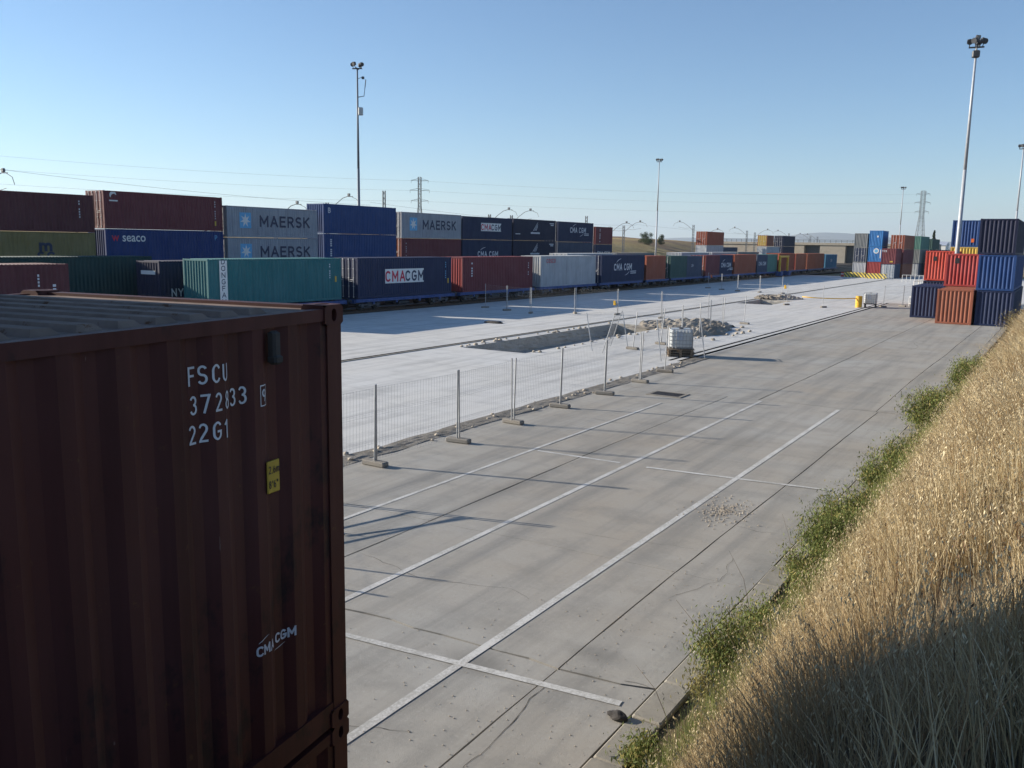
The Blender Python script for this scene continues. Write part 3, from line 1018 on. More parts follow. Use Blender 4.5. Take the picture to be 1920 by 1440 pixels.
# ------------------------------------------------------------------ grassy bank at the right
CREST = 3.72
def foot(y): return -3.30 + 0.22 * max(0.0, 4.5 - y)
def bankz(x, y):
    f = foot(y)
    c = -0.45
    t = (x - f) / (c - f)
    if t <= 0: base = 0.0
    elif t < 0.85: base = CREST * 0.85 * (t / 0.85) ** 1.25
    else:
        u = min(1.0, (t - 0.85) / 0.45)
        base = CREST * (0.85 + 0.17 * (1 - (1 - u) ** 2))
        if t > 1.3: base += 0.06 * (x - (f + 1.3 * (c - f)))
    tap = 1 - sm(50, 77, y)
    nz = 0.10 * noise.noise(Vector((x * 1.1, y * 0.9, 4))) + 0.05 * noise.noise(Vector((x * 3, y * 2.6, 1)))
    return base * tap + nz * max(0, min(1, t * 4)) - 0.03 + 0.02 * min(1, max(0, t))
terrain('embankment', [-3.52 + 0.12 * i for i in range(35)] + [0.7, 1.0, 1.6, 2.5, 4, 7, 12], [-8 + 0.3 * i for i in range(110)] + [25 + 0.8 * i for i in range(68)], lambda x, y: bankz(max(x, foot(y)) if y < 4.5 else x, y), M['soil'])

# ------------------------------------------------------------------ the near stack: dark red container beside the camera
NEAR_RZ = R(9.0)
NA = Vector((-3.58, 3.81, 0))
nd = Vector((-math.sin(NEAR_RZ), math.cos(NEAR_RZ), 0))
ORG = NA - nd * 6.058
def casting_mesh():
    def f():
        mb = MB()
        sx, sy, sz = 0.162, 0.178, 0.118
        n = 20
        def face(o, u, v, w, a, b, ra, rb):
            # outer rectangle a x b with an oval hole, tunnel going along -w
            o = Vector(o); u = Vector(u); v = Vector(v); w = Vector(w)
            outer = []; inner = []; deep = []
            for i in range(n):
                t = 2 * math.pi * i / n
                cx, cy = math.cos(t), math.sin(t)
                k = 1 / max(abs(cx), abs(cy))
                outer.append(o + u * (cx * k * a / 2) + v * (cy * k * b / 2))
                p = o + u * (cx * ra) + v * (cy * rb)
                inner.append(p); deep.append(p - w * 0.03)
            vs = outer + inner + deep
            fs = []
            for i in range(n):
                j = (i + 1) % n
                fs.append((i, j, n + j, n + i)); fs.append((n + i, n + j, 2 * n + j, 2 * n + i))
            fs.append(tuple(range(2 * n, 3 * n)))
            mb.add(vs, fs)
        X, Y, Z = (1, 0, 0), (0, 1, 0), (0, 0, 1)
        mX, mY, mZ = (-1, 0, 0), (0, -1, 0), (0, 0, -1)
        face((sx / 2, 0, 0), Y, Z, X, sy, sz, 0.025, 0.038)
        face((-sx / 2, 0, 0), mY, Z, mX, sy, sz, 0.025, 0.038)
        face((0, sy / 2, 0), mX, Z, Y, sx, sz, 0.025, 0.038)
        face((0, -sy / 2, 0), X, Z, mY, sx, sz, 0.025, 0.038)
        face((0, 0, sz / 2), X, Y, Z, sx, sy, 0.03, 0.06)
        face((0, 0, -sz / 2), Y, X, mZ, sy, sx, 0.06, 0.03)
        return mb.mesh('corner_casting')
    return cached('casting', f)

def near_container(label, z0, pname, org, group=None):
    t = container(label, pname, 0, 0, 6.058, z0, z0 + 2.591, 'door', group, NEAR_RZ, castings=False, origin=(org.x, org.y, z0))
    for x in (-0.075, -2.438 + 0.075):
        for y in (0.085, 6.058 - 0.085):
            for z in (0.059, 2.591 - 0.059):
                put('corner_casting', casting_mesh(), CP[pname], t, (x, y, z))
    return t
near = near_container('weathered dark red container marked FSCU 372833 filling the left foreground', 2.591, 'oxide', ORG)
for ch in near.children:
    if ch.name.split('.')[0] == 'roof':
        ch.material_slots[0].material = M['roof_dust']
low = near_container('dark red container stacked under the foreground container marked FSCU', 0.0, 'oxide', ORG)

# lettering that follows the corrugation
PR = corr_profile(6.058, 0.16)
def depth_at(s):
    for (a, da), (b, db) in zip(PR, PR[1:]):
        if a <= s <= b:
            return da + (db - da) * (s - a) / max(1e-6, b - a)
    return 0
def wrap_text(obj_, s, mat, y, z, size, name='lettering', **kw):
    m = stroke_text(s, size, **kw) if isinstance(s, str) else s
    bm = bmesh.new(); bm.from_mesh(m)
    for a, _ in PR:
        u = a - y
        bmesh.ops.bisect_plane(bm, geom=bm.verts[:] + bm.edges[:] + bm.faces[:], dist=1e-5, plane_co=(u, 0, 0), plane_no=(1, 0, 0))
    for v in bm.verts:
        s_ = v.co.x + y
        zz = v.co.y + z
        v.co = Vector((-0.014 - depth_at(s_) * CD + 0.002 + v.co.z, s_, zz))
    m2 = bpy.data.meshes.new(name)
    bm.to_mesh(m2); bm.free()
    return put(name, m2, mat, obj_)
wrap_text(near, 'FSCU', M['offwhite'], 4.985, 2.315, 0.092, t=0.12, sx=0.68, gap=0.20)
wrap_text(near, '372833', M['offwhite'], 5.058, 2.175, 0.092, t=0.12, sx=0.70, gap=0.24)
wrap_text(near, '9', M['offwhite'], 5.363, 2.155, 0.07, t=0.13, sx=0.7)
for (xa, ya), (xb, yb) in (((-0.03, -0.056), (0.03, -0.05)), ((-0.03, 0.05), (0.03, 0.056)), ((-0.03, -0.05), (-0.025, 0.05)), ((0.025, -0.05), (0.03, 0.05))):
    bm_ = MB()
    bm_.add([(xa, ya, 0), (xb, ya, 0), (xb, yb, 0), (xa, yb, 0)], [(0, 1, 2, 3)])
    wrap_text(near, bm_.mesh('marking'), M['offwhite'], 5.363, 2.155, 1, 'marking')
wrap_text(near, '22G1', M['offwhite'], 4.968, 2.035, 0.092, t=0.12, sx=0.70, gap=0.22)
wrap_text(near, 'CMA CGM', M['offwhite'], 5.415, 0.775, 0.058, t=0.2, sx=0.85, gap=0.06)
am = arc_mesh(0.17, 115, 150, 0.005, 0.42); wrap_text(near, am, M['offwhite'], 5.415, 0.785, 1, 'logo')
am = arc_mesh(0.17, 270, 305, 0.005, 0.42); wrap_text(near, am, M['offwhite'], 5.415, 0.785, 1, 'logo')
dm = MB(); dm.cbox(-0.010, 0.0, -0.05, 0.05, -0.088, 0.088, 0.004)
dec = dm.build('height_sticker', M['decal'], near, (0.0, 5.407, 1.713))
tm = stroke_text('2.6m', 0.042, 0.13, 0.6, 0.12); put('lettering', tm, M['black'], dec, (0.0015, 0.0, 0.04), SIDE)
tm = stroke_text("8'6\"", 0.042, 0.13, 0.6, 0.15); put('lettering', tm, M['black'], dec, (0.0015, -0.006, -0.04), SIDE)
vm = MB(); vm.cbox(-0.03, 0.022, -0.03, 0.03, -0.085, 0.075, 0.012)
vent = vm.build('vent_cover', M['darkstone'], near, (0.0, 5.443, 2.41))
vm = MB(); vm.cbox(-0.03, 0.032, -0.036, 0.036, -0.10, -0.05, 0.012)
vm.build('vent_lip', M['darkstone'], vent)
# neighbours standing to the left, just outside the picture: they shade the roof
NB = ORG + Vector((math.cos(NEAR_RZ), math.sin(NEAR_RZ), 0)) * (-3.35) + nd * (-0.85)
for k, (pn, w) in enumerate((('navy', 'bottom'), ('maroon', 'middle'), ('navy', 'top'))):
    near_container('%s container, %s of the stack left of the foreground container' % ('navy' if pn == 'navy' else 'maroon', w), 2.591 * k, pn, NB)

# ------------------------------------------------------------------ train on the nearest track
XT = -46.2
GT = 'containers on the near train'
t = container('dark maroon container at the left end of the near train', 'darkmaroon', XT, 15.8, 27.9, 1.0, 4.03, group=GT)
code_bars(t, 0.86, 0.8, 9, M['offwhite'], 0.14, 0.17, 0.05); code_bars(t, 0.93, 0.62, 3, M['offwhite'])
t = container('teal green container on the near train with bright ribbed end', 'teal', XT, 37.1, 49.2, 1.12, 4.2, group=GT)
side_logo(t, poly_mesh(rect_pts(0.62, 2.75)), M['white'], 0.1, 0.5, -0.008)
side_text(t, 'DONGFANG', M['navytext'], 0.1, 0.46, 0.46, vertical=True, bold=0.02, sx=1.3)
code_bars(t, 0.9, 0.85, 8, M['offwhite'], 0.12, 0.15, 0.05); code_bars(t, 0.95, 0.5, 1, M['decal'], 0.5)
t = container('navy container with white CMA CGM panel on the near train', 'navy', XT, 51.0, 63.1, 1.06, 4.2, 'door', GT)
cma_box(t, 0.47, 0.53); code_bars(t, 0.93, 0.85, 8, M['skyblue'], 0.12, 0.17, 0.05); code_bars(t, 0.96, 0.35, 1, M['decal'], 0.5)
t = container('maroon ribbed container behind the CMA CGM panel container on the train', 'maroon', XT, 64.8, 77.0, 0.95, 4.18, group=GT, endpaint='rustred')
code_bars(t, 0.12, 0.82, 7, M['offwhite'], 0.16, 0.2, 0.1); code_bars(t, 0.93, 0.8, 6, M['offwhite'], 0.12, 0.2, 0.06)
end_text(t, 'I', M['yellow'], 0.3, 0.14, 0.3, bold=0.05)
t = container('pale grey container with red lettering on the near train', 'cosco', XT, 78.6, 91.0, 0.97, 4.22, group=GT)
side_text(t, 'COSCO', M['redtext'], 0.17, 0.84, 0.55, bold=0.02)
t = container('navy container with white CMA CGM lettering beyond the pale grey train container', 'navy', XT, 92.5, 104.6, 0.98, 4.25, 'door', GT)
cma_plain(t, 0.48, 0.56, 1.05)
container('short orange brown container between navy and green train containers', 'orange', XT, 105.3, 111.6, 1.0, 4.1, group=GT)
container('short dark green container on the train before the navy one', 'green', XT, 113.3, 119.3, 1.0, 4.06, 'door', GT)
t = container('short slate container coupled to the dark green one on the train', 'slate', XT, 119.4, 125.4, 1.0, 4.02, group=GT)
side_text(t, 'ZIM', M['offwhite'], 0.35, 0.55, 0.5)
container('short maroon container with orange door edge on the distant train', 'maroon', XT, 127.0, 133.0, 1.0, 4.1, 'door', GT, endpaint='orange')
t = container('short navy container with white lettering on the distant train', 'navy', XT, 133.1, 139.1, 1.0, 4.12, group=GT)
cma_plain(t, 0.5, 0.5, 0.95, 0.9)
container('long orange brown container in the middle of the distant train', 'orange', XT, 140.2, 151.6, 1.0, 4.15, 'door', GT)
t = container('short dark slate container with lettering before a pale green one', 'slate', XT, 152.3, 158.3, 1.0, 4.1, group=GT)
side_text(t, 'CMA CGM', M['offwhite'], 0.5, 0.5, 0.9, bold=0.03)
container('short pale green container on the distant train', 'palegreen', XT, 158.4, 164.4, 1.0, 4.12, group=GT)
container('tall orange container behind the yellow machine on the train', 'orange', XT, 165.6, 176.2, 1.0, 4.3, group=GT)
container('reddish container with door bars near the train end', 'brown', XT, 177.4, 185.0, 1.0, 4.2, 'door', GT, endpaint='rustred')
container('reddish container with white bars second from the train end', 'brown', XT, 186.2, 200.6, 1.0, 4.22, 'door', GT)
t = container('blue container at the far end of the train', 'cyanblue', XT, 202.2, 213.1, 1.0, 3.98, group=GT)
side_text(t, 'CMA', M['offwhite'], 0.5, 0.55, 0.9)

# second and third track
t = container('dark navy container marked NYK half hidden behind the teal one', 'darknavy', -50.5, 36.7, 48.9, 1.0, 3.98, group='containers on the second track')
side_text(t, 'NYK', M['offwhite'], 0.13, 0.3, 0.75, bold=0.02)
put('logo', poly_mesh(rect_pts(1.5, 0.25)), M['white'], t, (-1.2, 0.008, 2.15), ENDR)
container('dark green container with sunlit roof edge behind the dark maroon one', 'darkgreen', -54.98, 27.2, 39.4, 1.1, 4.2, group='containers on the third track')
for k, (a, b_, pn, lb) in enumerate(((92, 104.2, 'lightgrey', 'pale roofed container on the second track behind the CMA CGM lettering'), (105.5, 117.7, 'midgrey', 'grey container on the second track behind the short orange one'), (128, 140.2, 'lightgrey', 'pale container on the second track below the orange and grey stack'), (141.5, 153.7, 'cosco', 'pale grey container on the second track behind the long orange one'), (155, 167.2, 'midgrey', 'dark grey container on the second track behind the pale green one'))):
    container(lb, pn, -50.5, a, b_, 1.1, 4.36 + 0.03 * k, 'door', 'containers on the second track')

# wagons
def wheel_mesh():
    mb = MB()
    mb.tube((-0.07, 0, 0), (0.06, 0, 0), 0.46, 0.455, 20)
    mb.tube((-0.10, 0, 0), (-0.07, 0, 0), 0.49, 0.49, 20)
    mb.tube((0.06, 0, 0), (0.14, 0, 0), 0.14, 0.11, 10)
    return mb.mesh('wheel')
WM = wheel_mesh()
def make_wagon():
    t = thing('flat_wagon', 'x', 'wagon')
    f = MB(); hl = 6.45
    for s in (-1, 1):
        f.box(s * 1.18 - 0.07, s * 1.18 + 0.07, -hl, hl, 0.74, 1.0)
        f.box(s * 0.45 - 0.06, s * 0.45 + 0.06, -hl, hl, 0.66, 0.94)
        for y in (-4.3, -1.5, 1.5, 4.3):
            f.box(s * 1.22 - 0.05, s * 1.22 + 0.05, y - 0.09, y + 0.09, 0.56, 0.74)
    for i in range(9):
        y = -hl + 0.1 + i * (2 * hl - 0.2) / 8
        f.box(-1.11, 1.11, y - 0.06, y + 0.06, 0.80, 0.97)
    for s in (-1, 1):
        f.box(-1.25, 1.25, s * hl - 0.08, s * hl + 0.08, 0.70, 0.995)
    f.build('frame', M['wagon_blue'], t)
    for s in (-1, 1):
        for x in (-0.87, 0.87):
            b = MB(); b.tube((x, s * hl, 0.88), (x, s * (hl + 0.40), 0.88), 0.09, 0.09, 10); b.tube((x, s * (hl + 0.40), 0.88), (x, s * (hl + 0.46), 0.88), 0.21, 0.21, 14)
            b.build('buffer', M['darksteel'], t)
        bg_ = MB()
        yb = s * 4.55
        for x in (-0.98, 0.98):
            bg_.box(x - 0.07, x + 0.07, yb - 1.25, yb + 1.25, 0.46, 0.62)
            for k in (-0.9, 0.9):
                bg_.cbox(x - 0.13, x + 0.13, yb + k - 0.17, yb + k + 0.17, 0.30, 0.66, 0.03)
            bg_.box(x - 0.09, x + 0.09, yb - 0.3, yb + 0.3, 0.40, 0.75)
        bg_.box(-0.95, 0.95, yb - 0.15, yb + 0.15, 0.48, 0.70)
        bo = bg_.build('bogie', M['darksteel'], t)
        for k in (-0.9, 0.9):
            for x, rz in ((-0.83, 0), (0.83, math.pi)):
                put('wheel', WM, M['wheel'], bo, (x, yb + k, 0.56), (0, 0, 0))
    u = MB(); u.cbox(-0.5, 0.5, -1.0, 0.9, 0.35, 0.62, 0.05); u.tube((0.75, -0.8, 0.5), (0.75, 0.5, 0.5), 0.17, 0.17, 12); u.tube((-0.75, -0.5, 0.5), (-0.75, 0.9, 0.5), 0.15, 0.15, 12)
    u.build('brake_gear', M['darksteel'], t)
    return t
wag = make_wagon()
wlist = [(-47.42, 21.9, 'dark maroon left-end container'), (-47.42, 43.2, 'teal container'), (-47.42, 57.1, 'CMA CGM panel container'), (-47.42, 70.9, 'maroon ribbed container'), (-47.42, 84.8, 'pale grey container'), (-47.42, 98.6, 'navy container with white lettering'),
         (-47.42, 108.9, 'short orange brown container'), (-47.42, 119.4, 'green and slate pair'), (-47.42, 133.0, 'short maroon and navy pair'), (-47.42, 145.9, 'long orange brown container'), (-47.42, 158.4, 'slate and pale green pair'), (-47.42, 171.0, 'tall orange container'), (-47.42, 181.4, 'reddish container with door bars'), (-47.42, 193.6, 'reddish container with white bars'), (-47.42, 207.6, 'blue container at the train end'),
         (-51.72, 42.8, 'dark navy container marked NYK'), (-56.2, 33.3, 'dark green container'), (-51.72, 98.1, 'pale roofed container of the second track'), (-51.72, 111.6, 'grey container of the second track'), (-51.72, 134.1, 'pale container below the orange and grey stack'), (-51.72, 147.6, 'pale grey second-track container'), (-51.72, 161.1, 'dark grey second-track container')]
for i, (x, y, w) in enumerate(wlist):
    o = wag if i == 0 else copy_tree(wag)
    o.location = (x, y, 0.04)
    if w.startswith('short orange'): o.scale = (1, 0.72, 1)
    if w == 'reddish container with door bars': o.scale = (1, 0.72, 1)
    elif w == 'tall orange container': o.scale = (1, 0.85, 1)
    tag(o, ('blue flat wagon' if i < 12 else 'flat wagon') + ' carrying the ' + w, 'wagon', 'flat wagons on the tracks')

# yellow loading frame standing beside the train
t = thing('loading_frame', 'yellow steel portal frame standing on the distant train', 'machine', (-45.55, 166.5, 0))
for y in (-2.6, 2.6):
    m_ = MB(); m_.cbox(-0.18, 0.18, y - 0.18, y + 0.18, 1.0, 3.55, 0.04); m_.build('upright', M['yellow'], t)
    m_ = MB(); m_.cbox(-0.55, 0.55, y - 0.7, y + 0.7, 0.2, 1.0, 0.1); m_.build('base', M['wagon_blue'], t)
m_ = MB(); m_.cbox(-0.2, 0.2, -2.9, 2.9, 3.55, 3.9, 0.05); m_.build('beam', M['yellow'], t)

# ------------------------------------------------------------------ the long stacked row behind the tracks
XS = -67.0
GS = 'containers stacked behind the tracks'
t = container('dark maroon container on top at the left edge of the long stack', 'darkmaroon', XS, 30.7, 42.9, 5.81, 8.75, group=GS)
code_bars(t, 0.9, 0.82, 8, M['offwhite'], 0.16, 0.2, 0.05); code_bars(t, 0.945, 0.32, 1, M['decal'], 0.5)
t = container('olive yellow container under the dark maroon one at left edge', 'msc', XS, 30.7, 42.9, 2.95, 5.79, group=GS)
side_text(t, 'm', M['navytext'], 0.66, 0.62, 1.5, bold=0.05); side_text(t, 'SC', M['navytext'], 0.66, 0.34, 1.1, bold=0.05)
container('dark navy container at the base of the stack left edge', 'navy', XS, 30.7, 42.9, 0.0, 2.93, group=GS)
t = container('large maroon container on top of the blue seaco container', 'maroon', XS, 43.8, 55.7, 6.16, 9.22, 'door', GS)
side_logo(t, arc_mesh(0.28, 20, 200, 0.12, 1.0), M['white'], 0.075, 0.86); side_logo(t, poly_mesh(rect_pts(0.8, 0.1)), M['white'], 0.075, 0.74)
code_bars(t, 0.93, 0.85, 8, M['offwhite'], 0.12, 0.2, 0.05); code_bars(t, 0.93, 0.22, 1, M['decal'], 0.5)
t = container('blue container lettered seaco below the large maroon one', 'royal', XS, 43.8, 55.7, 3.12, 6.14, group=GS)
side_text(t, 'seaco', M['white'], 0.22, 0.77, 1.0, bold=0.03); side_text(t, 'w', M['redtext'], 0.075, 0.77, 0.9, bold=0.03)
side_text(t, 'P', M['skyblue'], 0.93, 0.8, 0.6)
container('navy container at the base below the seaco container', 'navy', XS, 43.8, 55.7, 0.0, 3.1, group=GS)
GMK = 'grey MAERSK containers'
t = container('upper grey MAERSK container of the left MAERSK pair', 'maersk', XS, 56.2, 67.9, 5.62, 8.54, 'door', GMK); maersk(t)
t = container('lower grey MAERSK container of the left MAERSK pair', 'maersk', XS, 56.2, 67.9, 2.72, 5.60, 'door', GMK); maersk(t)
container('grey container at the base below the left MAERSK pair', 'midgrey', XS, 56.2, 67.9, 0.0, 2.70, group=GS)
t = container('upper plain blue container between the two MAERSK stacks', 'blue', XS, 68.8, 80.6, 6.18, 9.28, group=GS)
side_text(t, 'B', M['offwhite'], 0.075, 0.78, 0.75, bold=0.03)
t = container('lower blue container with white column of letters between MAERSK stacks', 'blue', XS, 68.8, 80.6, 3.13, 6.16, group=GS)
code_bars(t, 0.09, 0.86, 12, M['offwhite'], 0.17, 0.2, 0.13)
container('navy container at the base below the two blue ones', 'navy', XS, 68.8, 80.6, 0.0, 3.11, group=GS)
t = container('grey MAERSK container on top of a maroon one', 'maersk', XS, 81.6, 93.6, 5.85, 8.90, 'door', GMK); maersk(t)
t = container('maroon container beneath the right-hand MAERSK container', 'maroon', XS, 81.6, 93.6, 2.9, 5.83, 'door', GS, endpaint='brown')
code_bars(t, 0.07, 0.8, 9, M['offwhite'], 0.13, 0.2, 0.05)
container('dark container at the base below the right-hand MAERSK', 'darknavy', XS, 81.6, 93.6, 0.0, 2.88, group=GS)
t = container('navy container with boxed CMA CGM lettering on the long stack', 'navy', XS, 93.9, 105.8, 5.85, 8.82, group=GS); cma_box(t, 0.56, 0.56)
t = container('navy container with plain CMA CGM lettering under the boxed one', 'navy', XS, 93.9, 105.8, 2.9, 5.83, group=GS); cma_plain(t, 0.5, 0.36, 1.05)
container('dark container at the base below the two CMA CGM ones', 'darknavy', XS, 93.9, 105.8, 0.0, 2.88, group=GS)
def sail_logo(t):
    for k in range(3):
        a = 0.25 + 0.38 * k
        mb = MB(); mb.add([(-0.9 + a * 1.0, -0.15, 0.002), (-0.75 + a, -0.15, 0.002), (0.75, 1.0 - 0.25 * k, 0.002), (0.68, 1.02 - 0.25 * k, 0.002)], [(0, 1, 2, 3)])
        put('logo', mb.mesh('logo'), M['offwhite'], t, (-0.005, t['L'] * 0.5, t['H'] * 0.52), SIDE)
    side_logo(t, arc_mesh(0.9, 195, 345, 0.08, 0.35), M['offwhite'], 0.5, 0.46)
    side_logo(t, poly_mesh(rect_pts(2.6, 0.22)), M['offwhite'], 0.5, 0.36)
    side_logo(t, poly_mesh(rect_pts(1.3, 0.12)), M['offwhite'], 0.9, 0.84); side_logo(t, poly_mesh(rect_pts(0.9, 0.12)), M['offwhite'], 0.91, 0.76)
t = container('upper dark navy container with white sail emblem', 'darknavy', XS, 106.2, 118.2, 5.85, 8.88, group=GS); sail_logo(t)
side_logo(t, poly_mesh(rect_pts(1.3, 0.1)), M['offwhite'], 0.1, 0.3)
t = container('lower dark navy container with white sail emblem', 'darknavy', XS, 106.2, 118.2, 2.9, 5.83, group=GS); sail_logo(t)
container('dark container at the base below the sail emblem pair', 'navy', XS, 106.2, 118.2, 0.0, 2.88, group=GS)
t = container('navy CMA CGM container on top at the right of the long stack', 'navy', XS, 119.0, 130.7, 5.75, 8.84, 'door', GS); cma_plain(t, 0.55, 0.6, 1.15)
t = container('slate blue container under the rightmost navy CMA CGM container', 'slate', XS, 119.0, 130.7, 2.8, 5.73, group=GS)
container('dark container at the base near the right end of the long stack', 'navy', XS, 119.0, 130.7, 0.0, 2.78, group=GS)
t = container('short maroon container at the right end of the long stack', 'maroon', XS, 131.6, 137.9, 5.45, 8.33, 'door', GS)
code_bars(t, 0.25, 0.85, 9, M['offwhite'], 0.2, 0.25, 0.12)
t = container('short navy container below the maroon one at the stack end', 'navy', XS, 131.6, 137.9, 2.8, 5.43, 'door', GS)
side_text(t, 'CMA CGM', M['offwhite'], 0.5, 0.45, 0.95, bold=0.03)
container('short dark container at the base of the long stack end', 'navy', XS, 131.6, 137.9, 0.0, 2.78, group=GS)
# far small stacks behind the train
GF = 'small far stacks beyond the train'
container('orange container with white door bars on top of the far stack', 'orange', XS, 184.0, 194.9, 5.6, 8.5, 'door', GF)
container('pale grey container under the orange one on the far stack', 'lightgrey', XS, 184.0, 194.9, 2.8, 5.58, 'panel', GF)
container('grey container at the base of the orange far stack', 'midgrey', XS, 184.0, 194.9, 0.0, 2.78, 'panel', GF)
container('low slate container to the right of the orange far stack', 'slate', XS - 2, 199.0, 211.0, 2.8, 5.2, 'door', GF)
container('slate container at ground under the low slate one', 'slate', XS - 2, 199.0, 211.0, 0.0, 2.78, 'door', GF)
container('rusty brown container with yellow doors on the farthest stack', 'brown', XS, 228.0, 234.1, 5.6, 8.35, 'door', GF, endpaint='yellow')
container('pale grey container under the rusty brown one', 'lightgrey', XS, 228.0, 240.0, 2.8, 5.5, 'panel', GF)
container('grey container at the base of the rusty brown stack', 'midgrey', XS, 228.0, 240.0, 0.0, 2.78, 'panel', GF)
container('upper dark navy container beside the rusty brown one', 'darknavy', XS, 243.0, 255.0, 5.6, 8.45, 'door', GF)
container('middle dark navy container of the farthest stack', 'darknavy', XS, 243.0, 255.0, 2.8, 5.58, 'door', GF)
container('dark container at the base of the farthest stack', 'navy', XS, 243.0, 255.0, 0.0, 2.78, 'panel', GF)

# ------------------------------------------------------------------ middle group of stacks
GM = 'containers of the middle stacks'
def col(xn, y0, tiers, z=0.0, L=6.058):
    out = []
    for (lb, pn, h, en, ep) in tiers:
        out.append(container(lb, pn, xn, y0, y0 + L, z, z + h, en, GM, endpaint=ep))
        z += h + 0.02
    return out
col(-34.25, 183.2, [('pale grey ribbed container at the bottom left of the middle stacks', 'lightgrey', 2.7, 'panel', None), ('dark container with white door bars in the middle stacks', 'midgrey', 2.9, 'door', 'slate'), ('grey ribbed container on top left of the middle stacks', 'midgrey', 2.7, 'panel', None)])
cs = col(-31.5, 183.0, [('red container at the bottom of the middle stacks', 'rustred', 2.9, 'panel', None), ('bright blue container with round white emblem', 'brightblue', 2.95, 'panel', None), ('blue container on top of the middle stacks', 'brightblue', 3.0, 'panel', None)])
put('logo', poly_mesh([(0.5 * math.cos(a * 0.314), 0.5 * math.sin(a * 0.314)) for a in range(20)]), M['white'], cs[1], (-1.0, 0.006, 2.05), ENDR)
put('logo', poly_mesh([(0.32 * math.cos(a * 0.314), 0.32 * math.sin(a * 0.314)) for a in range(20)]), M['skyblue'], cs[1], (-1.0, 0.002, 2.05), ENDR)
put('logo', poly_mesh(rect_pts(0.18, 1.6)), M['white'], cs[1], (-0.2, 0.004, 1.5), ENDR)
put('logo', poly_mesh(rect_pts(0.3, 0.3)), M['white'], cs[2], (-0.9, 0.004, 1.8), ENDR)
cs = col(-27.8, 176.0, [('container with white door bars under the maroon middle stack', 'slate', 2.65, 'door', 'lightgrey'), ('maroon container with white letters on the middle stacks', 'maroon', 2.85, 'panel', None)], L=6.058)
end_text(cs[1], 'TCS', M['offwhite'], 0.18, 0.82, 0.5, bold=0.03)
put('logo', poly_mesh(rect_pts(0.5, 0.25)), M['decal'], cs[1], (-0.7, 0.004, 0.45), ENDR)
col(-27.5, 182.6, [('brown container low behind the maroon middle stack', 'brown', 2.59, 'panel', None), ('brown container midway behind the maroon middle stack', 'maroon', 2.75, 'panel', None), ('brown container with orange door bars on top of the middle stacks', 'brown', 2.7, 'door', 'orange')], L=12.19)
col(-26.6, 197.0, [('grey container low behind the brown middle stack', 'slate', 2.59, 'door', 'lightgrey'), ('grey container midway behind the brown middle stack', 'midgrey', 2.75, 'panel', None), ('pale green container on top right of the middle stacks', 'palegreen', 2.7, 'panel', None)], L=12.19)
col(-26.2, 211.0, [('dark container low at the right of the middle stacks', 'darkmaroon', 2.6, 'panel', None), ('dark navy container midway at the right of the middle stacks', 'darknavy', 2.75, 'door', None), ('green container at the far right top of the middle stacks', 'green', 2.3, 'panel', None)], L=12.19)
col(-22.6, 200.0, [('pale container with white bars low at the right of the middle stacks', 'lightgrey', 2.6, 'door', None), ('dark purple container midway at the right of the middle stacks', 'darknavy', 2.75, 'door', None)], L=6.058)
col(-20.0, 204.0, [('brown container lowest at the right edge of the middle stacks', 'brown', 2.6, 'panel', None), ('dark maroon container above the brown one at the right edge', 'darkmaroon', 2.7, 'panel', None)], L=6.058)

# ------------------------------------------------------------------ right-hand stack
GR = 'containers of the right-hand stack'
H0 = 2.591
def rc(lb, pn, xn, y0, L, z, h=H0, en='panel', ep=None):
    return container(lb, pn, xn, y0, y0 + L, z, z + h, en, GR, endpaint=ep)
rc('navy container on the ground at the left of the right-hand stack', 'navy', -8.52, 78.4, 6.058, 0.0)
rc('rust brown container on the ground in front of the right-hand stack', 'brown', -6.02, 73.35, 6.058, 0.0)
rc('bottom navy container of the three-high blue column', 'navy', -3.4, 73.5, 12.19, 0.0)
rc('bright blue container in the middle of the three-high column', 'blue', -3.5, 73.5, 12.19, 2.6)
rc('dark navy container on top of the three-high column', 'darknavy', -3.62, 73.5, 12.19, 5.2)
rc('plain container hidden under the darker red one', 'brown', -6.2, 79.5, 6.058, 0.0)
t = rc('darker red container above the rust brown one', 'red2', -6.32, 79.5, 6.058, 2.6)
put('logo', poly_mesh(rect_pts(0.32, 0.42)), M['black'], t, (-1.62, 0.006, 2.05), ENDR)
rc('dark navy container under the brighter red one', 'darknavy', -9.45, 91.6, 6.058, 0.0)
t = rc('brighter red container at the left of the right-hand stack', 'red', -9.42, 91.6, 6.058, 2.62, 2.75)
put('logo', poly_mesh(rect_pts(0.32, 0.42)), M['black'], t, (-1.6, 0.006, 2.15), ENDR)
rc('dark container at the base under the yellow one', 'darknavy', -8.05, 98.0, 6.058, 0.0, 2.9)
rc('yellow ribbed container below the blue one behind the mast', 'yellow', -8.05, 98.0, 6.058, 2.92, 2.86)
t = rc('blue container on top behind the light mast', 'blue', -8.05, 98.0, 6.058, 5.8)
put('logo', poly_mesh(rect_pts(0.26, 0.36)), M['orange'], t, (-0.55, 0.006, 0.62), ENDR)

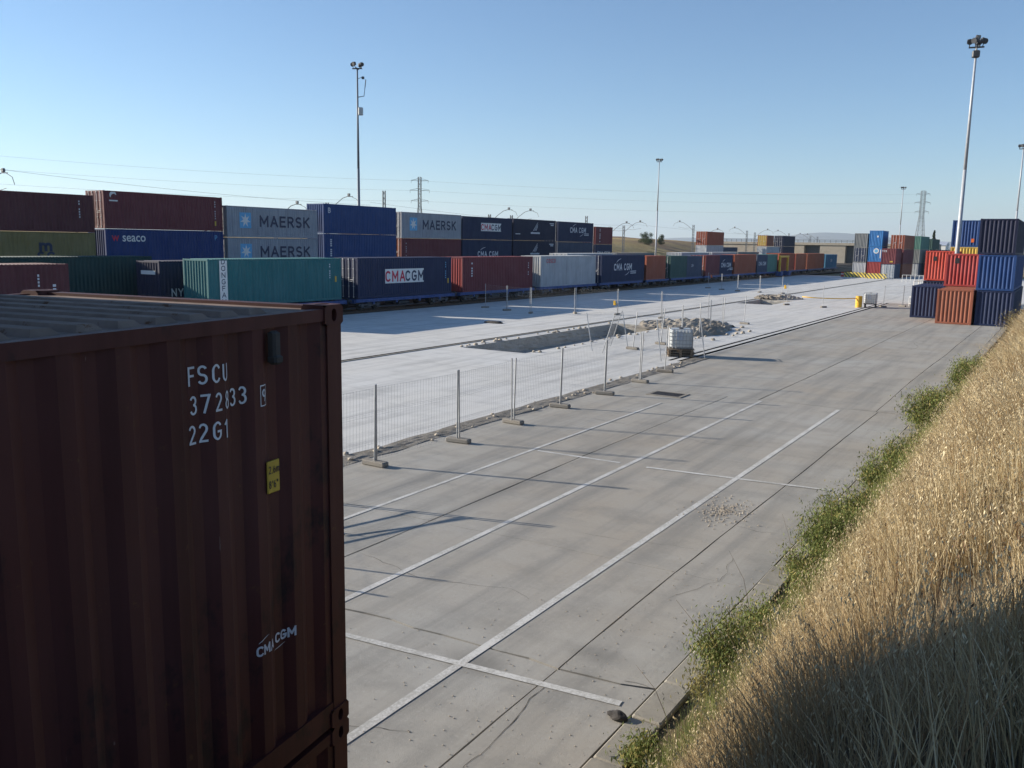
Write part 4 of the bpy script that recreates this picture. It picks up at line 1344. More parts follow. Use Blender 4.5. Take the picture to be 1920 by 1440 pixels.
# ------------------------------------------------------------------ temporary fences
def post_mesh():
    def f():
        mb = MB(); mb.tube((0, 0, 0.02), (0, 0, 2.02), 0.024, n=8); return mb.mesh('post')
    return cached('post', f)
def mesh_mesh(L):
    L = round(L, 1)
    def f():
        mb = MB()
        n = int(L / 0.11)
        for i in range(1, n):
            x = L * i / n
            mb.tube((x, 0, 0.12), (x, 0, 1.95), 0.0019, n=3, cap=False)
        for z, o in ((0.13, 0), (0.55, 0), (0.60, 0.03), (0.65, 0), (1.25, 0), (1.30, 0.03), (1.35, 0), (1.93, 0)):
            mb.tube((0, o, z), (L, o, z), 0.0022, n=3, cap=False)
        return mb.mesh('wire_mesh')
    return cached(('wmesh', L), f)
def block_mesh():
    def f():
        mb = MB(); mb.cbox(-0.36, 0.36, -0.115, 0.115, 0.0, 0.13, 0.025); return mb.mesh('concrete_block')
    return cached('block', f)
GFP = 'temporary mesh fence panels'
GFF = 'concrete feet of the fence panels'
def panel(p, q, label, tilt=0.0, z=0.03, gap=0.09):
    p = Vector((*p, 0)); q = Vector((*q, 0))
    L = (q - p).length - gap
    t = thing('mesh_fence', label, 'fence', (p.x, p.y, z), math.atan2(q.y - p.y, q.x - p.x), GFP)
    t.rotation_euler.rotate_axis('X', tilt)
    Lr = round(L, 1)
    for x in (gap / 2, gap / 2 + Lr):
        put('post', post_mesh(), M['galv'], t, (x, 0, 0))
    put('wire_mesh', mesh_mesh(Lr), M['wire'], t, (gap / 2, 0, 0))
    return t
def ffoot(p, label, rz):
    o = put('concrete_block', block_mesh(), M['block'], None, (p[0], p[1], 0.004), (0, 0, rz + random.uniform(-0.2, 0.2)))
    return tag(o, label, 'concrete block', GFF)
def run(pts, where, tilts=None, z=0.03):
    nums = ('first', 'second', 'third', 'fourth', 'fifth', 'sixth', 'seventh', 'eighth', 'ninth')
    for i in range(len(pts) - 1):
        panel(pts[i], pts[i + 1], '%s wire mesh fence panel %s' % (nums[i], where), (tilts or {}).get(i, random.uniform(-0.03, 0.03)), z)
    for i, p in enumerate(pts):
        a, b_ = pts[max(0, i - 1)], pts[min(len(pts) - 1, i + 1)]
        ffoot(p, '%s concrete fence block %s' % (nums[i], where), math.atan2(b_[1] - a[1], b_[0] - a[0]) + math.pi / 2)
run([(-14.35, 9.4), (-14.3, 12.9), (-14.23, 16.26), (-14.05, 19.56), (-14.22, 22.69), (-14.37, 25.93), (-14.3, 29.21), (-14.45, 32.74), (-14.76, 36.09)], 'along pavement edge, counted from dark red container')
run([(-42.1, 62.4), (-39.0, 61.0), (-36.06, 59.9), (-33.3, 62.2), (-30.2, 63.5), (-26.2, 62.8), (-22.7, 63.5)], 'crossing the train shadow, counted from the train')
run([(-40.3, 112.0), (-37.6, 109.5), (-34.9, 107.6), (-31.9, 106.8), (-29.0, 106.4)], 'of the far row, counted from the train')
run([(-19.49, 43.0), (-19.2, 46.2), (-19.2, 49.3), (-19.2, 52.3), (-19.7, 55.6), (-20.0, 58.9), (-19.6, 62.4)], 'beside the earth pit, counted from the caged tank', {0: 0.1})
run([(-23.0, 85.9), (-19.3, 84.9)], 'left of the yellow drum')
run([(-14.95, 89.8), (-13.6, 92.2), (-12.4, 95.2)], 'right of the white tank')
panel((-19.9, 40.2), (-20.9, 43.2), 'mesh fence panel leaning over in front of the earth pit', 0.28)
panel((-20.7, 40.6), (-19.9, 43.4), 'mesh fence panel leaning against its neighbour by the pit', -0.24)
panel((-16.2, 39.0), (-15.0, 41.9), 'mesh fence panel leaning beside the caged tank', -0.2)
panel((-16.2, 11.0), (-13.9, 9.0), 'mesh fence panel leaning hidden behind the dark red container', 0.35)

for (p, q, lb) in (((-14.3, 12.95, 1.45), (-11.7, 9.6, 0.02), 'unseen prop behind the dark red container, added for its branched shadow'), ((-14.32, 12.9, 1.1), (-12.3, 9.9, 0.02), 'shorter unseen prop on the hidden fence, added for the same shadow'), ((-14.28, 12.9, 1.5), (-11.2, 11.9, 0.02), 'third unseen prop on the hidden fence, added for the same shadow')):
    mb = MB(); mb.tube(p, q, 0.022, n=8)  # unseen tubes, put in to cast the branched shadow on the pavement
    tag(mb.build('shadow_prop', M['galv']), lb, 'prop', 'unseen props added to cast the branched shadow')

# ------------------------------------------------------------------ tanks, drum, barriers, rails, pit debris
def ibc(loc, rz, label, base):
    t = thing('caged_tank', label, 'tank', loc, rz)
    b = MB()
    if base == 'timber':
        for k in range(3):
            z = 0.13 * k
            for x in (-0.55, 0, 0.55): b.box(x - 0.06, x + 0.06, -0.6, 0.6, z, z + 0.09)
            for j in range(6):
                y = -0.55 + j * 0.22 + random.uniform(-0.02, 0.02)
                b.box(-0.68 + random.uniform(-.04, .04), 0.68, y - 0.06, y + 0.06, z + 0.092, z + 0.115)
        zb = 0.40
    else:
        for x in (-0.5, 0.42): b.box(x, x + 0.14, -0.5, 0.5, 0, 0.28)
        b.box(-0.56, 0.56, -0.5, 0.5, 0.282, 0.33)
        zb = 0.34
    b.build('pallet', M['timber'] if base == 'timber' else M['black'], t)
    k = MB(); k.cbox(-0.55, 0.55, -0.48, 0.48, zb + 0.01, zb + 0.98, 0.09); k.build('bottle', M['tank'], t)
    k = MB(); k.tube((0, 0, zb + 0.98), (0, 0, zb + 1.03), 0.12, n=14); k.build('cap', M['black'], t)
    c_ = MB()
    for x in np.linspace(-0.58, 0.58, 8):
        for y in (-0.51, 0.51): c_.tube((x, y, zb), (x, y, zb + 1.0), 0.011, n=5)
    for y in np.linspace(-0.51, 0.51, 7):
        for x in (-0.58, 0.58): c_.tube((x, y, zb), (x, y, zb + 1.0), 0.011, n=5)
    for z in np.linspace(zb + 0.05, zb + 1.0, 6):
        for y in (-0.51, 0.51): c_.tube((-0.58, y, z), (0.58, y, z), 0.012, n=5)
        for x in (-0.58, 0.58): c_.tube((x, -0.51, z), (x, 0.51, z), 0.012, n=5)
    c_.build('cage', M['galv'], t)
    l = MB(); l.box(-0.25, 0.12, -0.492, -0.486, zb + 0.45, zb + 0.85); l.build('plate', M['slateplate'], t)
    return t
M['slateplate'] = plain('plate_grey', (0.42, 0.47, 0.55), 0.5)
ibc((-16.45, 42.1, 0.0), R(25), 'white caged liquid tank on broken pallets beside the pavement edge', 'timber')
ibc((-15.95, 88.9, 0.0), R(8), 'white caged tank on black base beside the yellow drum', 'plastic')
t = thing('steel_drum', 'yellow drum standing left of the far white tank', 'drum', (-16.75, 87.7, 0))
d = MB()
prof = [(0.30, 0), (0.31, 0.02), (0.30, 0.06), (0.30, 0.36), (0.315, 0.38), (0.30, 0.40), (0.30, 0.70), (0.315, 0.72), (0.30, 0.74), (0.30, 1.03), (0.31, 1.06), (0.285, 1.07)]
n = 18
vs = [(r_ * math.cos(2 * math.pi * i / n), r_ * math.sin(2 * math.pi * i / n), z) for r_, z in prof for i in range(n)]
d.add(vs, [(k * n + i, k * n + (i + 1) % n, (k + 1) * n + (i + 1) % n, (k + 1) * n + i) for k in range(len(prof) - 1) for i in range(n)] + [tuple(range((len(prof) - 1) * n, len(prof) * n))])
d.build('body', M['yellow'], t)
l_ = MB(); l_.disc((0, 0, 1.08), (0, 0, 1), 0.06, 0.02, 10); l_.build('bung', M['darksteel'], t)
p_ = MB(); p_.path([(-16.9, 87.5, 0.86), (-17.9, 86.9, 0.80), (-19.0, 86.2, 0.80), (-20.3, 85.4, 0.84), (-21.4, 85.3, 0.9)], 0.045, 7)
tag(p_.build('plastic_pipe', M['yellow'], smooth=True), 'yellow plastic pipe running from the drum to the fence', 'pipe')

def barrier(x0, x1, y, label, rz=0):
    t = thing('concrete_barrier', label, 'barrier', ((x0 + x1) / 2, y, 0), rz, 'striped barriers before the middle stacks')
    w = (x1 - x0) / 2
    b = MB()
    prof = [(-0.30, 0), (-0.30, 0.1), (-0.12, 0.35), (-0.09, 0.95), (0.09, 0.95), (0.12, 0.35), (0.30, 0.1), (0.30, 0)]
    k = len(prof)
    b.add([(-w, y_, z) for y_, z in prof] + [(w, y_, z) for y_, z in prof], [(i, (i + 1) % k, (i + 1) % k + k, i + k) for i in range(k)] + [tuple(range(k - 1, -1, -1)), tuple(range(k, 2 * k))])
    b.build('body', M['stripes'], t)
    return t
barrier(-36.9, -33.1, 177.5, 'yellow and black striped barrier at the left of the middle stacks')
barrier(-32.2, -28.6, 173.4, 'yellow and black striped barrier in front of the red container')
t = thing('traffic_barrel', 'red and white barrel at the left end of the striped barrier', 'barrel', (-37.5, 178.5, 0))
b = MB(); b.tube((0, 0, 0), (0, 0, 0.9), 0.3, 0.24, 12); b.build('body', CP['red'], t)
b = MB(); b.tube((0, 0, 0.45), (0, 0, 0.62), 0.285, 0.273, 12); b.build('band', M['white'], t)
def wgrid(label, p, q, h, nv, nh, name='steel_railing', cat='railing', r_=0.035):
    p = Vector((*p, 0)); q = Vector((*q, 0)); L = (q - p).length
    t = thing(name, label, cat, p, math.atan2(q.y - p.y, q.x - p.x))
    for i in range(nh):
        z = h * (i + 0.4) / (nh - 0.6)
        b = MB(); b.tube((0, 0, z), (L, 0, z), r_, n=6); b.build('bar', M['white'], t)
    for i in range(nv):
        x = L * i / (nv - 1)
        b = MB(); b.tube((x, 0, 0), (x, 0, h), r_, n=6); b.build('upright', M['white'], t)
    return t
wgrid('white railing between the middle stacks and the right-hand stack', (-23.6, 157.5), (-15.5, 158.5), 1.25, 14, 2)
wgrid('white mesh gate leaning before the middle stacks', (-28.0, 166.0), (-26.4, 166.5), 2.6, 7, 6, 'steel_gate', 'gate', 0.03)
wgrid('white railing ending behind the navy container', (-15.4, 117.0), (-13.6, 117.4), 1.9, 4, 3)
wgrid('tall white railing beside the fence right of the white tank', (-13.9, 100.5), (-12.9, 103.0), 2.2, 4, 4)
wgrid('low white barrier lying near the tank and navy container', (-13.2, 93.5), (-11.6, 92.5), 0.9, 3, 2)

def lumpy(c, r, seed, flat=0.7, n=2):
    bm = bmesh.new(); bmesh.ops.create_icosphere(bm, subdivisions=n, radius=1)
    vs = []
    for v in bm.verts:
        k = 1 + 0.35 * noise.noise(v.co * 1.3 + Vector((seed, 0, 0)))
        vs.append((c[0] + v.co.x * r * k, c[1] + v.co.y * r * k, c[2] + v.co.z * r * k * flat))
    fs = [tuple(v.index for v in f.verts) for f in bm.faces]
    bm.free()
    return vs, fs
# dirt heap
def heap(name, cx, cy, rx, ry, h, seed, mat, kind=None, label=None):
    mb = MB(); n = 46; vs = []
    for j in range(n + 1):
        for i in range(n + 1):
            u = -1 + 2 * i / n; v = -1 + 2 * j / n
            rr = math.hypot(u, v) + 0.35 * noise.noise(Vector((u * 1.7 + seed, v * 1.7, 0)))
            z = h * max(0, 1 - rr * rr) ** 0.8 * (1 + 0.5 * noise.noise(Vector((u * 3 + seed, v * 3, 2))))
            z += (0.16 * noise.noise(Vector((u * 9, v * 9, seed))) + 0.08 * noise.noise(Vector((u * 24, v * 24, seed)))) * (1 if z > 0.05 else 0.2)
            vs.append((cx + u * rx, cy + v * ry, z - 0.03 if z < 0.04 else z))
    mb.add(vs, [(j * (n + 1) + i, j * (n + 1) + i + 1, (j + 1) * (n + 1) + i + 1, (j + 1) * (n + 1) + i) for j in range(n) for i in range(n)])
    o = mb.build(name, mat)
    return tag(o, label, 'dirt heap', kind=kind)
heap('dirt_heap', -22.4, 58.4, 3.0, 4.0, 0.34, 1.3, M['dirt'], label='heap of pale excavated earth at the end of the pit')
heap('dirt_heap', -19.9, 54.5, 1.6, 3.6, 0.35, 5.3, M['dirt'], label='low spill of broken earth beside the fence by the heap')
heap('dirt_heap', -26.5, 95.6, 2.4, 2.6, 0.4, 7.3, M['dirt'], label='small earth heap beside the far pit')
mb = MB()
for i in range(55):
    x = random.gauss(-19.2, 0.9); y = random.gauss(53.5, 2.6); r_ = random.uniform(0.04, 0.17)
    vs, fs = lumpy((x, y, r_ * 0.4), r_, i, 0.6, 1); mb.add(vs, fs)
for i in range(60):
    x = random.gauss(-15.2, 0.25); y = random.uniform(14, 40); r_ = random.uniform(0.03, 0.09)
    vs, fs = lumpy((x, y, r_ * 0.5), r_, i + 100, 0.6, 1); mb.add(vs, fs)
for i in range(110):
    e = random.random()
    if e < 0.6: x, y = random.choice((-27.15, -22.9)) + random.gauss(0, 0.18), random.uniform(38, 57)
    else: x, y = random.uniform(-26.5, -23.5), random.uniform(38.5, 56)
    r_ = random.uniform(0.04, 0.15); z = 0.0 if (x < -27.0 or x > -23.1) else -0.74
    vs, fs = lumpy((x, y, z + r_ * 0.4), r_, i + 300, 0.6, 1); mb.add(vs, fs)
tag(mb.build('rubble', M['stone']), 'broken concrete rubble along the dug edge and heap', 'rubble', kind='stuff')
mb = MB()
for i in range(420):
    a = random.uniform(0, 6.283); q = abs(random.gauss(0, 0.5))
    r_ = random.uniform(0.006, 0.02)
    vs, fs = lumpy((-5.75 + q * 0.75 * math.cos(a), 17.6 + q * 1.3 * math.sin(a), 0.004 + r_ * 0.4), r_, i, 0.7, 1); mb.add(vs, fs)
for i in range(700):
    x = -3.95 - abs(random.gauss(0, 1.6)); y = random.uniform(5.5, 30) if i % 3 else random.uniform(6, 14); r_ = random.uniform(0.003, 0.011)
    if x < -15: continue
    vs, fs = lumpy((x, y, r_ * 0.5), r_, i, 0.7, 1); mb.add(vs, fs)
tag(mb.build('gravel', M['stone']), 'loose gravel scattered on the pavement', 'gravel', kind='stuff')
vs, fs = lumpy((0, 0, 0.045), 0.10, 42, 0.55, 3); mb = MB(); mb.add([(x * 1.3, y * 0.75, z) for x, y, z in vs], fs)
tag(mb.build('stone', M['darkstone'], None, (-4.04, 8.87, 0)), 'dark lump lying on the pavement near the painted cross', 'stone')
# dark scrap on the pale concrete, in the train shadow edge
vs, fs = lumpy((0, 0, 0.05), 0.5, 17, 0.22, 3); mb = MB(); mb.add([(x * 1.5, y * 0.6, z) for x, y, z in vs], fs)
tag(mb.build('scrap_pile', M['darkstone'], None, (-33.6, 50.9, 0)), 'dark scrap lying on the sunlit strip in the train shadow', 'scrap')

# manhole and grate
t = thing('manhole', 'rusty round manhole cover in a square frame near the grass', 'manhole', (-4.25, 35.9, 0))
mb = MB(); mb.cbox(-0.75, 0.75, -0.65, 0.65, 0.0, 0.012, 0.01); mb.build('frame', M['kerb'], t)
mb = MB(); mb.tube((0.1, -0.05, 0.012), (0.1, -0.05, 0.03), 0.34, 0.33, 24); mb.build('cover', M['rail'], t)
t = thing('drain_grate', 'square iron drain grate in the pavement by the fence', 'grate', (-12.4, 30.7, 0))
mb = MB()
for s in (-1, 1):
    mb.box(s * 0.62 - 0.06, s * 0.62 + 0.06, -0.5, 0.5, 0.0, 0.022); mb.box(-0.56, 0.56, s * 0.44 - 0.06, s * 0.44 + 0.06, 0.0, 0.021)
mb.build('frame', M['block'], t)
mb = MB(); mb.box(-0.555, 0.555, -0.375, 0.375, 0.001, 0.004); mb.build('sump', M['joint'], t)
bmm = MB(); bmm.box(-0.025, 0.025, -0.37, 0.37, 0.005, 0.02); bmm = bmm.mesh('bar')
for i in range(11): put('bar', bmm, M['rail'], t, (-0.5 + 0.1 * i, 0, 0))
# warning lamps
for (x, y, z, m_, lb) in ((-23.2, 85.9, 1.55, 'yellow', 'yellow warning lamp on the far fence'), (-39.9, 112.0, 1.4, 'orange', 'orange warning lamp on the fence near the train'), (-30.4, 63.4, 0.75, 'yellow', 'yellow tag hanging on the fence in the train shadow')):
    t = thing('warning_lamp', lb, 'lamp', (x, y, z))
    mb = MB(); mb.cbox(-0.11, 0.11, -0.07, 0.07, 0, 0.22, 0.03); mb.build('housing', M[m_], t)
    mb = MB(); mb.disc((0, -0.085, 0.28), (0, 1, 0), 0.1, 0.05, 12); mb.build('lens', M[m_], t)

# ------------------------------------------------------------------ light masts
def mast(x, y, h, label, kind, rz=0.0):
    t = thing('light_mast', label, 'light mast', (x, y, 0), rz, 'tall floodlight masts')
    mb = MB(); mb.tube((0, 0, 0), (0, 0, h * 0.55), 0.21, 0.15, 12); mb.tube((0, 0, h * 0.55), (0, 0, h), 0.145, 0.09, 12)
    mb.build('pole', M['darkmast'] if kind == 'antenna' else M['mast'], t, smooth=True)
    mb = MB(); mb.cbox(-0.3, 0.3, -0.3, 0.3, 0, 0.5, 0.05); mb.build('base', M['block'], t)
    mb = MB(); mb.box(-0.6, 0.6, -0.06, 0.06, h, h + 0.12); mb.box(-0.06, 0.06, -0.5, 0.5, h + 0.005, h + 0.115); mb.build('crossarm', M['darksteel'], t)
    lamp = MB(); lamp.cbox(-0.22, 0.22, -0.12, 0.12, -0.2, 0.2, 0.05); lamp.disc((0, -0.15, 0), (0, 1, 0), 0.24, 0.08, 14)
    lamp.tube((0, 0, -0.2), (0, 0, -0.5), 0.04, n=6)
    lm = lamp.mesh('floodlight')
    spots = [(-0.55, 0, 0), (0.55, 0, 0.3), (0.2, 0.45, 1.7), (-0.2, -0.45, -0.3)]
    if kind == 'big': spots += [(0.0, 0.0, 0.6), (0.35, -0.35, 0.9)]
    for i, (dx, dy, r_) in enumerate(spots):
        o = put('floodlight', lm, M['darksteel'], t, (dx, dy, h + 0.55 + (0.3 if i == 4 else 0)), (R(18), 0, r_ * 2))
    if kind == 'antenna':
        mb = MB(); mb.path([(0.1, 0, h - 3.2), (0.8, 0, h - 3.1), (0.95, 0, h - 2.0), (1.05, 0, h - 1.2)], 0.05, 6); mb.build('antenna_arm', M['darksteel'], t)
        mb = MB(); mb.cbox(0.15, 0.62, -0.22, 0.22, h - 5.3, h - 4.4, 0.04); mb.build('control_box', M['galv'], t)
        mb = MB(); mb.tube((0.1, 0, h - 1.1), (0.65, 0, h - 0.9), 0.03); mb.cbox(0.55, 0.85, -0.12, 0.12, h - 1.15, h - 0.85, 0.04); mb.build('camera_bracket', M['darksteel'], t)
    if kind == 'big':
        mb = MB(); mb.cbox(-0.3, 0.3, -0.25, 0.25, h - 0.8, h - 0.2, 0.08); mb.build('winch_head', M['darksteel'], t)
    return t
mast(-66.3 * 1.12, 73.5 * 1.12, 25.6, 'tall dark light mast with antenna behind the blue containers', 'antenna', 0.4)
mast(-80.6, 188.5, 23.8, 'slender pale light mast beside the bushes on the bank', 'plain', 0.3)
mast(-8.85, 87.9, 22.6, 'tallest light mast rising from the right-hand container stack', 'big', 0.2)
mast(-44.7, 286.5, 22.8, 'distant light mast behind the middle stacks', 'plain', 0.5)
mast(-8.4, 162.8, 21.2, 'light mast cut by the right picture edge', 'plain', 0.1)

# ------------------------------------------------------------------ power pylons
def pylon(x, y, h, label, narrow):
    t = thing('power_pylon', label, 'pylon', (x, y, 0), 0.45)
    mb = MB()
    wb, wt = (2.6, 0.75) if narrow else (3.6, 1.3)
    hw = h * 0.62
    def W(z): return wb + (wt - wb) * min(1, z / hw)
    nseg = 9
    zs = [hw * (1 - (1 - i / nseg) ** 1.3) for i in range(nseg + 1)] + [hw + (h - hw) * i / 6 for i in range(1, 7)]
    cr = [(-1, -1), (1, -1), (1, 1), (-1, 1)]
    for a, b_ in zip(zs, zs[1:]):
        for k in range(4):
            c0, c1 = cr[k], cr[(k + 1) % 4]
            A = (c0[0] * W(a), c0[1] * W(a), a); B = (c1[0] * W(a), c1[1] * W(a), a)
            A2 = (c0[0] * W(b_), c0[1] * W(b_), b_); B2 = (c1[0] * W(b_), c1[1] * W(b_), b_)
            mb.tube(A, A2, 0.14, n=4, cap=False); mb.tube(A, B2, 0.08, n=3, cap=False); mb.tube(B, A2, 0.08, n=3, cap=False); mb.tube(A2, B2, 0.08, n=3, cap=False)
    mb.build('tower', M['lattice'], t)
    for i, f_ in enumerate((0.68, 0.82, 0.95)):
        a = MB(); ln = 5.2 if i == 1 else 4.6
        for s in (-1, 1):
            for yy in (-wt, wt):
                a.tube((s * wt, yy, h * f_), (s * ln, 0, h * f_ + 0.25), 0.1, n=4); a.tube((s * wt, yy, h * f_ + 1.1), (s * ln, 0, h * f_ + 0.3), 0.08, n=4)
            a.tube((s * ln, 0, h * f_ + 0.2), (s * ln, 0, h * f_ - 1.2), 0.09, n=4)
        a.build('crossarm', M['lattice'], t)
    return t
pylon(-297.1, 377.0, 38.9, 'lattice power pylon rising behind the right-hand MAERSK container', True)
pylon(-94.8, 693.6, 46.0, 'wide lattice power pylon behind the middle stacks', False)

# ------------------------------------------------------------------ overhead line masts of the railway
def catenary(px, y, z, side, kind, label, X):
    t = thing('catenary_mast', label, 'railway mast', (X, y, hillz(X, y) if X < -90 else -0.3), 0.0, 'overhead line masts along the railway')
    h = z + 0.3
    mb = MB()
    for dx in (-0.2, 0.2):
        mb.box(dx - 0.05, dx + 0.05, -0.09, 0.09, 0, h)
    k = int(h / 0.7)
    for i in range(k):
        z0 = i * h / k; z1 = (i + 1) * h / k
        mb.tube((-0.2, 0, z0), (0.2, 0, z1), 0.03, n=3, cap=False)
        mb.tube((0.2, 0, z0), (-0.2, 0, z1), 0.03, n=3, cap=False)
    mb.build('post', M['lattice'], t)
    if kind == 'arm':
        a = MB(); s = side
        a.path([(0, 0, h - 1.5), (s * 1.6, 0, h - 0.2), (s * 2.8, 0, h + 0.55), (s * 3.6, 0, h + 0.75), (s * 4.6, 0, h + 0.72)], 0.045, 5)
        a.build('cantilever', M['lattice'], t)
        a = MB(); a.path([(s * 4.4, 0, h + 0.7), (s * 5.3, 0, h + 0.35), (s * 5.6, 0, h - 0.3)], 0.03, 5); a.path([(s * 1.0, 0, h - 0.8), (s * 2.2, 0, h - 0.9), (s * 4.2, 0, h - 0.6)], 0.025, 5)
        a.build('steady_arm', M['lattice'], t)
        a = MB(); a.cbox(s * 3.9 - 0.2, s * 3.9 + 0.2, -0.12, 0.12, h + 0.8, h + 1.15, 0.05); a.build('pulley', M['lattice'], t)
    return t
XC = -85.0
CAT = [(43.5, 10.2, 1, 'arm', 'railway mast cut by the left picture edge'), (78.8, 9.0, 1, 'arm', 'railway mast above the upper left MAERSK container'), (88.0, 10.4, 1, 'arm', 'railway mast with curved arm above the plain blue container'), (99.6, 12.6, 1, 'post', 'bare lattice post right of the tall dark light mast'),
       (127.0, 10.2, 1, 'arm', 'railway mast arm above the boxed CMA CGM container'), (134.0, 10.3, 1, 'arm', 'railway mast above the sail emblem containers'), (162.6, 11.1, 1, 'post', 'bare lattice post above the right end of the long stack'), (173.5, 9.2, 1, 'arm', 'railway mast with arched arm right of the long stack'),
       (180.5, 9.6, 1, 'arm', 'second railway mast right of the long stack'), (223.0, 10.8, -1, 'arm', 'railway mast left of the orange far stack'), (230.5, 9.0, 1, 'arm', 'railway mast behind the orange far stack'), (268.0, 10.2, -1, 'arm', 'railway mast right of the orange far stack'), (276.0, 9.8, 1, 'arm', 'railway mast before the farthest stack'), (315.0, 10.2, -1, 'arm', 'railway mast above the farthest stack'), (345.0, 9.6, -1, 'arm', 'railway mast left over the overpass'), (356.0, 9.6, -1, 'arm', 'railway mast right over the overpass')]
for (y, z, s, k, lb) in CAT:
    catenary(0, y, z, s, k, lb, XC if z < 12 else -85.0)
def cable(p, q, sag, label, r_=0.014, n=14):
    p = Vector(p); q = Vector(q)
    pts = [p.lerp(q, i / n) - Vector((0, 0, sag * 4 * (i / n) * (1 - i / n))) for i in range(n + 1)]
    mb = MB(); mb.path(pts, r_, 3)
    return tag(mb.build('overhead_cable', M['cable'], smooth=True), label, 'cable', 'overhead cables behind the stacks')
cable((-81, 30, 12.0), (-81, 92, 10.2), 0.6, 'overhead cable above the left containers')
cable((-81, 92, 10.6), (-81, 178, 9.6), 0.8, 'overhead cable above the middle of the long stack')
cable((-81, 178, 9.8), (-81, 360, 9.6), 0.9, 'overhead cable above the bank and far stacks')
cable((-84, 30, 9.6), (-84, 178, 8.9), 0.8, 'lower overhead cable behind the long stack', 0.012)
for i, f_ in enumerate((0.68, 0.82, 0.95)):
    w = ('lowest', 'middle', 'highest')[i]
    for (ax, ay, ah), (bx, by, bh), nm in (((-297.1, 377, 38.9), (-420, 130, 44), 'left of the narrow pylon'), ((-297.1, 377, 38.9), (-94.8, 693.6, 46), 'between the two pylons')):
        cable((ax, ay, ah * f_), (bx, by, bh * f_), 3.0, '%s power cable strung %s' % (w, nm), 0.035)

# ------------------------------------------------------------------ overpass and far buildings
t = thing('overpass', 'beige concrete overpass wall with dark openings behind the train end', 'overpass', (0, 338, -0.3))
mb = MB()
ops = [(-85.3, -79.6), (-70.6, -65.6)]
xs = [-118.0, -85.3, -79.6, -70.6, -65.6, -40.0]
for i in range(0, 6, 2):
    mb.box(xs[i], xs[i + 1], 0, 7.5, 0, 6.6)
mb.build('wall', M['wall_concrete'], t)
mb = MB(); mb.box(-118, -40, -0.35, 7.8, 6.603, 7.5); mb.build('deck', M['wall_concrete'], t)
for i, (a, b_) in enumerate(ops):
    mb = MB(); mb.box(a + 0.01, b_ - 0.01, 2.2, 2.5, 0, 6.6); mb.build('opening_back', M['darksteel'], t)
pm = MB(); pm.box(-0.07, 0.07, -0.07, 0.07, 7.503, 8.5); pm = pm.mesh('railing_post')
for i in range(40): put('railing_post', pm, M['lattice'], t, (-117 + i * 1.95, 0.1, 0))
for z in (8.05, 8.5):
    mb = MB(); mb.tube((-118, 0.1, z), (-40, 0.1, z), 0.06, n=5); mb.build('railing_bar', M['lattice'], t)
def house(x, y, w, d_, h, rh, label, wm, rmat):
    t = thing('warehouse', label, 'building', (x, y, -0.3))
    mb = MB(); mb.box(-w / 2, w / 2, -d_ / 2, d_ / 2, 0, h); mb.build('wall', wm, t)
    mb = MB()
    mb.add([(-w / 2 - .4, -d_ / 2 - .4, h), (w / 2 + .4, -d_ / 2 - .4, h), (w / 2 + .4, d_ / 2 + .4, h), (-w / 2 - .4, d_ / 2 + .4, h), (-w / 2 - .4, 0, h + rh), (w / 2 + .4, 0, h + rh)], [(0, 1, 5, 4), (2, 3, 4, 5), (1, 2, 5), (3, 0, 4), (0, 3, 2, 1)])
    mb.build('roof', rmat, t)
    for i in range(int(w / 5)):
        mb = MB(); mb.box(-w / 2 + 1.5 + i * 5, -w / 2 + 3.7 + i * 5, -d_ / 2 - 0.05, -d_ / 2 - 0.01, h * 0.35, h * 0.75); mb.build('window', M['darksteel'], t)
    return t
house(-78, 590, 26, 16, 8.0, 2.2, 'pale warehouse on the horizon left of the right-hand stack', M['white'], M['slateplate'])
house(-105, 640, 30, 14, 7.5, 2.0, 'grey warehouse on the horizon behind the cypress', M['wall_concrete'], M['slateplate'])
house(-112, 520, 14, 12, 6.4, 2.0, 'beige hut on the horizon beside the wide pylon', M['wall_concrete'], M['timber'])

# ------------------------------------------------------------------ vegetation
def fast_mesh(name, verts, faces_quads, faces_tris, cols):
    """verts (n,3); quads (m,4); tris (k,3); cols (n,3)"""
    m = bpy.data.meshes.new(name)
    nq, nt_ = len(faces_quads), len(faces_tris)
    m.vertices.add(len(verts)); m.vertices.foreach_set('co', np.asarray(verts, np.float32).ravel())
    m.loops.add(nq * 4 + nt_ * 3)
    m.loops.foreach_set('vertex_index', np.concatenate([np.asarray(faces_quads, np.int32).ravel(), np.asarray(faces_tris, np.int32).ravel()]))
    m.polygons.add(nq + nt_)
    m.polygons.foreach_set('loop_start', np.concatenate([np.arange(nq) * 4, nq * 4 + np.arange(nt_) * 3]).astype(np.int32))
    m.update(calc_edges=True)
    at = m.color_attributes.new('Col', 'FLOAT_COLOR', 'POINT')
    c4 = np.ones((len(verts), 4), np.float32); c4[:, :3] = cols
    at.data.foreach_set('color', c4.ravel())
    return m

